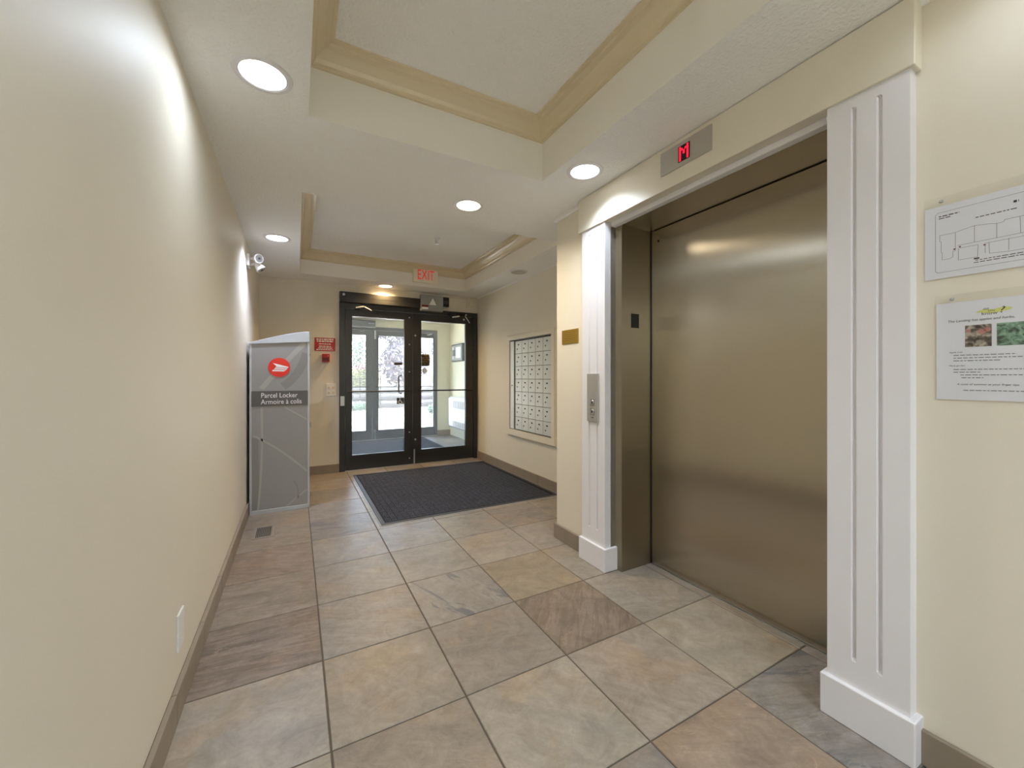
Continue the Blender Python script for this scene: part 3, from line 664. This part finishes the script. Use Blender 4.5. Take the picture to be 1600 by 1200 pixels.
emb([(-0.60, 0.46), (0.86, 0.06), (0.80, -0.02), (-0.30, 0.06), (-0.26, 0.14)])
emb([(-0.34, 0.02), (0.78, -0.06), (0.74, -0.12), (-0.40, -0.10)])
emb([(-0.44, -0.14), (0.72, -0.16), (0.66, -0.24), (-0.52, -0.22)])
emb([(-0.60, -0.27), (0.62, -0.29), (0.42, -0.42), (-0.64, -0.40)])
B('label_band', 'band', lk, LX0 + 0.014, LX1 - 0.014, LY0 - 0.0004, LY0 + 0.004, 0.930, 1.062)
text_mb('Parcel Locker', 0.060, (-0.365, LY0 - 0.0008, 1.022), *YN, align='LEFT', sx=0.83).build('lettering', 'whiteprint', lk)
text_mb('Armoire à colis', 0.060, (-0.365, LY0 - 0.0008, 0.966), *YN, align='LEFT', sx=0.83).build('lettering', 'whiteprint', lk)

# ------------------------------------------------------------------ entrance mat
mt_ = thing('entrance_mat', (1.36, 2.8, 0), 'large charcoal ribbed entrance mat in front of the doors', 'mat')
MX0, MX1, MY0, MY1 = 0.500, 2.215, 1.895, 3.72
MB().ring((MX0, MX1, MY0, MY1), (MX0 + 0.035, MX1 - 0.035, MY0 + 0.035, MY1 - 0.035), 'z', 0.0005, 0.006).build('rubber_border', 'rubber', mt_, 0.002, segs=1)
B('carpet', 'carpet', mt_, MX0 + 0.034, MX1 - 0.034, MY0 + 0.034, MY1 - 0.034, 0.0005, 0.0065)
mm = MB(); cell = 0.052; rr = random.Random(4)
nx, ny = int((MX1 - MX0 - 0.075) / cell), int((MY1 - MY0 - 0.075) / cell)
for i in range(nx):
    for j in range(ny):
        cx_, cy_ = MX0 + 0.0375 + (i + 0.5) * cell, MY0 + 0.0375 + (j + 0.5) * cell
        for k in (-1, 0, 1):
            a_, b_, h_ = 0.0225, 0.0052, 0.0095 + rr.uniform(-0.001, 0.001); d_ = k * 0.0165
            if (i + j) % 2: mm.box(cx_ - a_, cx_ + a_, cy_ + d_ - b_, cy_ + d_ + b_, 0.0062, h_)
            else: mm.box(cx_ + d_ - b_, cx_ + d_ + b_, cy_ - a_, cy_ + a_, 0.0062, h_)
tag(mm.build('carpet_ribs', 'rib', mt_), kind='stuff')
MB().ring((MX0 - 0.012, MX1 + 0.01, MY0 - 0.012, MY1 + 0.012), (MX0 - 0.002, MX1 + 0.002, MY0 - 0.002, MY1 + 0.002), 'z', 0.0003, 0.003).build('edge_strip', 'grey', mt_)  # pale grey colour stands in for light reflecting off the rubber edge

# ------------------------------------------------------------------ inner entrance doors
d1 = thing('door_1', (1.3, YB, 0), 'pair of dark bronze glazed entrance doors to the vestibule', 'door', None, 'structure')
MB().prism([(DX0, 0), (0.440, 0), (0.440, 2.050), (2.176, 2.050), (2.176, 0), (DX1, 0), (DX1, DZ), (DX0, DZ)], 'y', YB - 0.022, YB + 0.13).build('frame', 'bronze', d1, 0.002, segs=1)
def leaf(x0, x1, gx0, gx1, name='leaf', root=d1, y0=YB - 0.012, y1=YB + 0.034, m='bronze', z1=2.047, gz=(0.195, 1.952)):
    lf = MB().ring((x0, x1, 0.008, z1), (gx0, gx1, gz[0], gz[1]), 'y', y0, y1).build(name, m, root, 0.0015, segs=1)
    B('glass_pane', 'glass', lf, gx0 - 0.004, gx1 + 0.004, (y0 + y1) / 2 - 0.003, (y0 + y1) / 2 + 0.003, gz[0] - 0.004, gz[1] + 0.004)
    return lf
def disc(name, m, parent, x, y, z, r, t=0.003): return MB().lathe((x, y, z), [(r, 0), (r, -t * 0.5), (r * 0.7, -t), (0, -t)], 14, 'y').build(name, m, parent)
FY = YB - 0.012
lfL = leaf(0.443, 1.287, 0.523, 1.177); lfR = leaf(1.291, 2.173, 1.408, 2.056)
for z in (1.985, 1.624, 1.254, 0.44, 0.09): disc('bolt', 'alu', lfL, 1.245, FY, z, 0.009)
for z in (1.748, 0.336): disc('bolt', 'alu', lfR, 1.325, FY, z, 0.013)
for lf, a, b in ((lfL, 0.470, 1.262), (lfR, 1.345, 2.145)):
    MB().tube([(a, FY - 0.045, 1.0), (b, FY - 0.045, 1.0)], 0.0095, 12).build('push_bar', 'black', lf, smooth=True)
    for xx in (a + 0.012, b - 0.012): MB().tube([(xx, FY, 1.0), (xx, FY - 0.047, 1.0)], 0.012, 10).build('bar_bracket', 'black', lf)
B('flush_bolt', 'alu', lfR, 1.300, 1.318, FY - 0.008, FY, 0.012, 0.206, 0.002)
MB().tube([(1.148, YB + 0.04, 1.205), (1.14, YB + 0.085, 1.205), (1.128, YB + 0.10, 1.19), (1.128, YB + 0.10, 0.98), (1.14, YB + 0.085, 0.965), (1.148, YB + 0.04, 0.965)], 0.010, 10).build('pull_handle', 'black', lfL, smooth=True)
GY = YB + 0.007
B('bronze_sticker', 'timber', lfL, 1.048, 1.152, GY - 0.001, GY, 1.345, 1.378)
ac = B('access_sign', 'darkgrey', lfL, 1.082, 1.176, GY - 0.0012, GY, 0.825, 0.906)
# white wheelchair mark, one outline
wc = []
for t in range(0, 21): a = math.radians(60 + t * 13.5); wc.append((1.126 + 0.023 * math.cos(a), 0.852 + 0.023 * math.sin(a)))
flat_strip('wheelchair_mark', 'whiteprint', wc, 0.009, GY - 0.0022, lfL)
flat_strip('wheelchair_mark', 'whiteprint', [(1.122, 0.893), (1.122, 0.860), (1.143, 0.858), (1.152, 0.838), (1.160, 0.838)], 0.009, GY - 0.0022, lfL)
disc('wheelchair_mark', 'whiteprint', lfL, 1.122, GY - 0.0012, 0.896, 0.007, 0.0012)
gs = B('address_sign', 'black', lfR, 1.414, 1.528, GY - 0.0012, GY, 1.336, 1.500)
m = MB(); rr = random.Random(3)
for i in range(5): [m.box(xa, xa + rr.uniform(0.008, 0.02), GY - 0.002, GY - 0.0012, 1.354 + i * 0.029 + rr.uniform(0, .006), 1.364 + i * 0.029 + rr.uniform(0, .008)) for xa in (1.424, 1.450, 1.474, 1.500)]
tag(m.build('sign_print', 'gold', lfR), kind='stuff')
MB().lathe((1.461, GY, 1.272), [(0.036, 0), (0.036, -0.001), (0.029, -0.001), (0.029, 0)], 28, 'y', close=True).build('ring_sticker', 'ink', lfR)
MB().lathe((1.461, GY, 1.272), [(0.028, 0), (0.028, -0.0006), (0, -0.0006)], 28, 'y').build('ring_sticker_face', 'paper', lfR)
# closer arms
def bar(name, m, parent, a, b, wd=0.02, th=0.007):
    a, b = Vector(a), Vector(b); MB().tube([a, b], wd / 2, 8).build(name, m, parent)
bar('closer_arm', 'plastic', lfL, (0.560, FY - 0.055, 2.052), (0.655, FY - 0.075, 2.072)); bar('closer_arm', 'plastic', lfL, (0.660, FY - 0.075, 2.070), (0.755, FY - 0.03, 2.035), 0.012)
B('closer_mount', 'bronze', lfL, 0.555, 0.60, FY - 0.06, FY, 2.030, 2.046, 0.003)
bar('closer_arm', 'plastic', lfR, (1.835, FY - 0.05, 2.026), (1.935, FY - 0.07, 2.045)); B('closer_body', 'black', lfR, 1.780, 2.030, FY - 0.055, FY, 2.046, 2.095, 0.006)
MB().tube([(2.040, FY - 0.02, 2.070), (2.045, FY - 0.03, 2.045), (2.075, FY - 0.03, 2.01), (2.110, FY - 0.02, 1.965)], 0.006, 8).build('door_cord', 'plastic', lfR, smooth=True)
disc('bolt', 'alu', lfR, 2.030, FY, 2.012, 0.015); disc('bolt', 'alu', lfR, 2.042, FY - 0.055, 2.072, 0.012, 0.004)
B('strike_box', 'alu', d1, 0.383, 0.432, YB - 0.045, YB - 0.022, 0.825, 0.945, 0.004)
B('threshold', 'alu', d1, 0.440, 2.176, YB - 0.02, YB + 0.10, 0.0, 0.008, 0.002)

op = thing('door_operator', (0.88, YB, 2.115), 'long black automatic operator housing above the left door leaf', 'door operator')
B('housing', 'bronze', op, 0.374, 1.376, YB - 0.085, YB - 0.001, 2.115, 2.242, 0.005)
disc('bolt', 'alu', op, 0.418, YB - 0.085, 2.205, 0.016, 0.005); disc('bolt', 'black', op, 0.49, YB - 0.085, 2.145, 0.007); disc('bolt', 'black', op, 0.535, YB - 0.085, 2.142, 0.007)
B('cover_seam', 'black', op, 0.38, 1.37, YB - 0.0862, YB - 0.0845, 2.176, 2.178)

cb = thing('control_box', (1.535, YB, 2.08), 'grey metal box with a white triangle above the doors', 'control box')
B('box', 'grey', cb, 1.378, 1.690, YB - 0.10, YB - 0.025, 2.085, 2.300, 0.004)
MB().prism([(1.492, 2.166), (1.592, 2.166), (1.542, 2.262)], 'y', YB - 0.1016, YB - 0.1).build('triangle_sticker', 'whiteprint', cb)
B('red_label', 'darkred', cb, 1.388, 1.480, YB - 0.1012, YB - 0.0995, 2.133, 2.160)
B('white_label', 'whiteprint', cb, 1.392, 1.478, YB - 0.1012, YB - 0.0995, 2.103, 2.130)
sb = thing('motion_sensor', (1.745, YB, 2.18), 'small black sensor box beside the grey control box', 'sensor')
B('body', 'black', sb, 1.700, 1.790, YB - 0.06, YB - 0.0005, 2.168, 2.298, 0.006)
B('window', 'darkgrey', sb, 1.715, 1.775, YB - 0.062, YB - 0.059, 2.20, 2.25)
B('bracket', 'alu', sb, 1.700, 1.782, YB - 0.03, YB - 0.0005, 2.150, 2.168)
rw = thing('cable_raceway', (1.95, YB, 2.19), 'thin cream cable raceway on the wall above the right door leaf', 'raceway')
B('channel', 'wall', rw, 1.600, 2.245, YB - 0.014, YB - 0.0005, 2.312, 2.326, 0.002)
B('channel', 'wall', rw, 2.074, 2.088, YB - 0.014, YB - 0.0005, 2.185, 2.312, 0.002)
B('junction_box', 'wall', rw, 2.108, 2.190, YB - 0.022, YB - 0.0005, 2.205, 2.290, 0.003)

# exit sign on the face of the far tray
ex = thing('exit_sign', (1.357, 3.655, 2.385), 'lit exit sign with red letters in front of the far tray', 'exit sign')
EYF = 3.60
B('housing', 'exitface', ex, 1.197, 1.517, EYF, 3.648, 2.388, 2.552, 0.004)
text_mb('EXIT', 0.175, (1.357, EYF - 0.001, 2.478), *YN, sx=0.62).build('lettering', 'exitred', ex)
B('canopy', 'exitface', ex, 1.30, 1.41, 3.62, 3.656, 2.44, 2.50)

# fire sign, pull station and speaker panel left of the doors
fs_ = thing('fire_sign', (0.212, YB, 1.50), 'red fire instruction sign with white lines on the end wall', 'sign')
B('plate', 'red', fs_, 0.098, 0.329, YB - 0.004, YB - 0.0005, 1.503, 1.664, 0.001)
m = MB(); rr = random.Random(9)
for a, b, z, h in ((0.118, 0.308, 1.645, 0.016), (0.125, 0.305, 1.621, 0.016), (0.145, 0.285, 1.589, 0.011), (0.148, 0.280, 1.560, 0.012), (0.138, 0.295, 1.540, 0.010), (0.118, 0.310, 1.520, 0.010)):
    x = a
    while x < b - 0.004:
        wd = min(rr.uniform(0.012, 0.04), b - x); m.box(x, x + wd, YB - 0.0048, YB - 0.0038, z - h / 2, z + h / 2); x += wd + 0.006
tag(m.build('sign_print', 'whiteprint', fs_), kind='stuff')
ps = thing('fire_pull_station', (0.222, YB, 1.365), 'small red fire alarm pull station below the red sign', 'pull station')
B('housing', 'red', ps, 0.180, 0.264, YB - 0.05, YB - 0.0005, 1.368, 1.466, 0.004)
B('pull_handle', 'darkred', ps, 0.188, 0.256, YB - 0.058, YB - 0.049, 1.378, 1.422, 0.003)
B('white_mark', 'whiteprint', ps, 0.238, 0.252, YB - 0.0512, YB - 0.0495, 1.440, 1.444)
sw = thing('switch_plate', (0.282, YB, 0.945), 'cream four-key switch plate left of the doors', 'switch plate')
B('plate', 'tray', sw, 0.228, 0.338, YB - 0.008, YB - 0.0005, 0.948, 1.106, 0.002)
for i in (0, 1):
    for j in (0, 1):
        B('switch_key', 'crown', sw, 0.246 + i * 0.05, 0.270 + i * 0.05, YB - 0.013, YB - 0.007, 0.978 + j * 0.062, 1.006 + j * 0.062, 0.002)

# ------------------------------------------------------------------ mailboxes
mb = thing('mailbox_panel', (XR, 2.46, 0.46), 'wall panel of aluminium mailbox doors in a cream frame', 'mailboxes')
MYa, MYb, MZa, MZb = 2.945, 2.040, 0.552, 1.628
MB().ring((1.975, 3.005, 0.475, 1.690), (MYb - 0.004, MYa, MZa - 0.004, MZb + 0.004), 'x', XR - 0.036, XR - 0.001).build('frame', 'crown' if False else 'wall', mb, 0.004)
MB().ring((1.965, 3.015, 0.462, 1.700), (1.985, 2.992, 0.490, 1.680), 'x', XR - 0.018, XR - 0.001).build('outer_bead', 'wall', mb, 0.003)
B('back_panel', 'black', mb, XR - 0.012, XR - 0.002, MYb, MYa, MZa, MZb)
B('side_panel', 'alum_box', mb, XR - 0.026, XR - 0.012, 2.845, 2.938, MZa + 0.004, MZb - 0.012)
MB().lathe((XR - 0.026, 2.89, 1.08), [(0, -0.004), (0.008, -0.004), (0.009, 0)], 12, 'x').build('panel_lock', 'ink', mb)
cw = (2.812 - 2.048) / 5; rh = (1.612 - 0.560) / 7
bx = MB().box(-0.008, 0, -cw / 2 + 0.0022, cw / 2 - 0.0022, -rh / 2 + 0.0022, rh / 2 - 0.0022).build('mail_door', 'alum_box', mb, 0.0015, segs=1)
bx.data.transform(Matrix.Translation(origin(mb)))
tagm = MB().box(-0.0092, -0.0076, -0.014, 0.014, 0.024, 0.039).build('number_tag', 'ink', mb); tagm.data.transform(Matrix.Translation(origin(mb)))
lockm = MB().lathe((0, 0.028, -0.02), [(0, -0.0115), (0.008, -0.011), (0.0085, -0.008)], 10, 'x').build('lock', 'darkgrey', mb); lockm.data.transform(Matrix.Translation(origin(mb)))
first = True
for i in range(5):
    for j in range(7):
        p = Vector((XR - 0.016, 2.812 - (i + 0.5) * cw, 0.560 + (j + 0.5) * rh)) - origin(mb)
        if first: d_, t_, k_ = bx, tagm, lockm; first = False
        else:
            d_, t_, k_ = bx.copy(), tagm.copy(), lockm.copy()
            for q in (d_, t_, k_): COL.objects.link(q)
        d_.parent = mb; d_.location = p
        t_.parent = d_; t_.location = (0, 0, 0); k_.parent = d_; k_.location = (0, 0, 0)

# ------------------------------------------------------------------ vestibule
VX0, VX1, VY, VZ = -0.35, 2.69, 6.43, 2.27
S(B('wall_vestibule_right', 'vwall', None, VX1, VX1 + 0.12, YB + 0.12, VY, 0, 2.5), 'pale vestibule wall with the intercom', 'wall')
S(B('wall_vestibule_left', 'vwall', None, VX0 - 0.12, VX0, YB + 0.12, VY, 0, 2.5), 'pale vestibule wall on the left', 'wall')
OX0, OX1, OZ = -0.12, 2.416, 2.125
S(MB().prism([(VX0 - 0.12, 0), (OX0, 0), (OX0, OZ), (OX1, OZ), (OX1, 0), (2.81, 0), (2.81, 2.8), (VX0 - 0.12, 2.8)], 'y', VY, VY + 0.12).build('wall_vestibule_front', 'vwall'), 'pale wall around the outer entrance doors', 'wall')
S(B('ceiling_vestibule', 'ceil', None, VX0 - 0.12, VX1 + 0.12, YB + 0.12, VY + 0.12, VZ, VZ + 0.1), 'white vestibule ceiling', 'ceiling')
baseboard('baseboard_vestibule', OX1, VX1, VY, 'x', -1, label='taupe tile baseboard in the vestibule corner')
d2 = thing('door_2', (1.16, VY, 0), 'pair of dark outer entrance doors, greyed for glare, seen through the inner glass', 'door', None, 'structure')
MB().prism([(OX0, 0), (OX0 + 0.055, 0), (OX0 + 0.055, 2.065), (OX1 - 0.055, 2.065), (OX1 - 0.055, 0), (OX1, 0), (OX1, OZ), (OX0, OZ)], 'y', VY - 0.02, VY + 0.10).build('frame', 'outer_frame', d2, 0.002, segs=1)
oy = dict(root=d2, y0=VY - 0.012, y1=VY + 0.034, m='outer_frame', z1=2.06, gz=(0.185, 1.965))
l2a = leaf(OX0 + 0.058, 1.156, 0.02, 1.043, **oy); l2b = leaf(1.160, OX1 - 0.058, 1.274, 2.335, **oy)
for lf, a, b in ((l2a, -0.02, 1.10), (l2b, 1.21, 2.30)):
    MB().tube([(a, VY - 0.055, 1.0), (b, VY - 0.055, 1.0)], 0.008, 10).build('push_bar', 'black', lf)
    for xx in (a + 0.012, b - 0.012): MB().tube([(xx, VY - 0.012, 1.0), (xx, VY - 0.057, 1.0)], 0.010, 8).build('bar_bracket', 'black', lf)
B('flush_bolt', 'alu', l2b, 1.195, 1.220, VY - 0.022, VY - 0.012, 0.02, 0.19)
B('strike', 'alu', l2b, 1.195, 1.222, VY - 0.03, VY - 0.012, 1.90, 2.06)
bar('closer_arm', 'alu', l2b, (2.20, VY - 0.05, 2.02), (2.29, VY - 0.07, 2.04))
B('threshold', 'alu', d2, OX0, OX1, VY - 0.06, VY + 0.12, 0, 0.014, 0.004)
o2 = thing('door_operator', (0.55, VY, 2.125), 'grey operator housing above the outer left leaf', 'door operator')
B('housing', 'outer_frame', o2, -0.08, 1.20, VY - 0.12, VY - 0.001, 2.09, 2.232, 0.006)
B('cover_edge', 'alu', o2, -0.08, 1.20, VY - 0.122, VY - 0.119, 2.10, 2.108)
vm = thing('vestibule_mat', (1.0, 5.3, 0), 'grey mat on the vestibule floor behind the glass', 'mat')
B('carpet', 'carpet', vm, -0.10, 2.08, 4.35, 6.33, 0.0005, 0.009)
MB().ring((-0.13, 2.11, 4.32, 6.36), (-0.10, 2.08, 4.35, 6.33), 'z', 0.0005, 0.006).build('rubber_border', 'rubber', vm)
ic = thing('intercom', (VX1, 5.9, 1.49), 'dark framed intercom directory on the vestibule wall', 'intercom')
B('housing', 'darkgrey', ic, VX1 - 0.055, VX1 - 0.0005, 5.60, 6.20, 1.485, 1.825, 0.006)
B('face', 'grey', ic, VX1 - 0.059, VX1 - 0.054, 5.63, 6.17, 1.51, 1.80, 0.002)
B('directory', 'paper', ic, VX1 - 0.061, VX1 - 0.058, 5.68, 5.92, 1.55, 1.76)
for z in (1.565, 1.745): MB().lathe((VX1 - 0.059, 6.08, z), [(0, -0.006), (0.03, -0.006), (0.034, 0)], 16, 'x').build('speaker', 'paper', ic)
for i in range(4):
    for j in range(3): B('key', 'darkgrey', ic, VX1 - 0.063, VX1 - 0.058, 5.965 + j * 0.035, 5.99 + j * 0.035, 1.60 + i * 0.03, 1.622 + i * 0.03)
ht = thing('wall_heater', (2.60, 5.2, 0), 'white wall convector heater in the vestibule', 'heater')
HX = 2.515
MB().prism([(HX + 0.03, 0.215), (HX, 0.25), (HX, 0.77), (HX + 0.03, 0.80), (VX1, 0.80), (VX1, 0.215)], 'y', 4.40, 6.02).build('cabinet', 'heater', ht, 0.004)
for k, (za, zb_) in enumerate(((0.60, 0.74), (0.26, 0.36))):
    B('grille_recess', 'grey', ht, HX - 0.001, HX + 0.012, 4.45, 5.78, za, zb_)
    for i in range(30): B('grille_slat', 'heater', ht, HX - 0.004, HX + 0.002, 4.46 + i * 0.044, 4.478 + i * 0.044, za, zb_)

# ------------------------------------------------------------------ outdoors
S(MB().box(-14, 24, VY + 0.12, 14.2, -0.10, -0.004).build('pavement', 'pavement'), 'sunlit pale concrete forecourt outside', 'pavement')
S(MB().box(-30, 45, 14.2, 70, -0.10, -0.02).build('ground', 'soil'), 'ground beyond the forecourt', 'ground')
S(MB().prism([(VX0 - 8, 0), (VX0 - 0.12, 0), (VX0 - 0.12, 2.8), (2.81, 2.8), (2.81, 0), (12, 0), (12, 6), (VX0 - 8, 6)], 'y', VY + 0.02, VY + 0.10).build('wall_outside', 'brick'), 'outside face of the building', 'wall')
rwall = thing('timber_retaining_wall', (3.2, 14.3, 0), 'low retaining wall of stacked timbers across the forecourt', 'retaining wall')
for i in range(6):
    B('timber', 'timber2' if i % 2 else 'timber', rwall, 0.5 - 0.1 * (i % 2), 9.0, 14.2 + 0.10 * i, 14.75, i * 0.135, i * 0.135 + 0.128, 0.012, segs=1)
fn = thing('iron_fence', (2.3, 13.9, 0), 'black iron fence before the retaining wall', 'fence')
for i in range(7): B('picket', 'black', fn, 1.2 + i * 0.24, 1.225 + i * 0.24, 13.88, 13.905, 0, 1.25)
for z in (0.25, 1.1): B('rail', 'black', fn, 1.18, 2.68, 13.88, 13.905, z, z + 0.03)

def foliage(name, m, parent, blobs, n, size, seed):
    r = random.Random(seed); mbx = MB(); vs = []; fs = []
    for _ in range(n):
        cx, cy, cz, rx, rz = r.choice(blobs)
        while True:
            a, b, c = (r.uniform(-1, 1) for _ in range(3))
            if a * a + b * b + c * c < 1: break
        p = Vector((cx + a * rx, cy + b * rx, cz + c * rz)); u = Vector((r.gauss(0, 1), r.gauss(0, 1), r.gauss(0, 1))).normalized(); v = u.orthogonal().normalized()
        s = size * r.uniform(0.6, 1.3); k = len(vs)
        vs += [p - u * s, p + v * s * 0.5, p + u * s, p - v * s * 0.5]; fs.append((k, k + 1, k + 2, k + 3))
    mbx.add(vs, fs); me = bpy.data.meshes.new(name); o0 = origin(parent)
    me.from_pydata([tuple(Vector(v) - o0) for v in mbx.v], [], mbx.f); me.materials.append(M[m])
    o = bpy.data.objects.new(name, me); COL.objects.link(o); o.parent = parent; return tag(o, kind='stuff')
def tree(x, y, h, rad, leafm, label, seed, n=5000, size=0.11, low=1.4):
    o = thing('tree', (x, y, 0), label, 'tree', 'trees outside')
    r = random.Random(seed)
    MB().tube([(x, y, -0.05), (x + 0.05, y, h * 0.3), (x - 0.04, y, h * 0.55), (x, y, h * 0.9)], [0.17, 0.13, 0.09, 0.03], 10).build('trunk', 'bark', o, smooth=True)
    blobs = []
    for i in range(9):
        a = r.uniform(0, 6.28); d = r.uniform(0.2, 0.75) * rad; zz = r.uniform(low, h)
        q = (x + d * math.cos(a), y + d * math.sin(a), zz); blobs.append((*q, rad * 0.55, h * 0.16))
        MB().tube([(x, y, max(0.8, zz - 0.9)), ((x + q[0]) / 2, (y + q[1]) / 2, zz - 0.35), q], [0.05, 0.035, 0.012], 6).build('branch', 'bark', o)
    foliage('foliage', leafm, o, blobs, n, size, seed + 1); return o
tree(0.6, 18.5, 5.5, 2.0, 'leafgreen', 'green leafed tree seen through the left of the doors', 3)
tree(4.6, 17.6, 5.0, 1.6, 'leafplum', 'plum leafed tree with pale trunk behind the retaining wall', 5, n=6000)
tree(8.6, 19.5, 5.2, 1.9, 'leafplum', 'plum leafed tree seen beside the gold print sign', 8)
def shrub(name, x, y, w_, h, m, label, seed, cat='shrub'):
    o = thing(name, (x, y, 0), label, cat)
    MB().tube([(x, y, 0), (x, y, h * 0.7)], [0.05, 0.02], 8).build('stem', 'bark', o)
    foliage('foliage', m, o, [(x + d, y, h * 0.55, w_ * 0.3, h * 0.45) for d in (-w_ * 0.35, 0, w_ * 0.35)], 1500, 0.07, seed)
shrub('shrub', 2.35, 16.6, 0.7, 1.55, 'leafyellow', 'yellow green shrub behind the iron fence', 21)
shrub('shrub', 2.75, 19.6, 0.9, 2.05, 'leafred', 'dark red shrub behind the yellow green one', 23)
shrub('shrub', 1.9, 13.5, 0.5, 0.30, 'leafgreen', 'low green plant at the foot of the iron fence', 25, 'plant')
shrub('shrub', 4.0, 10.6, 0.8, 0.35, 'leafgreen', 'low green plant beside the forecourt near the right leaf', 27, 'plant')
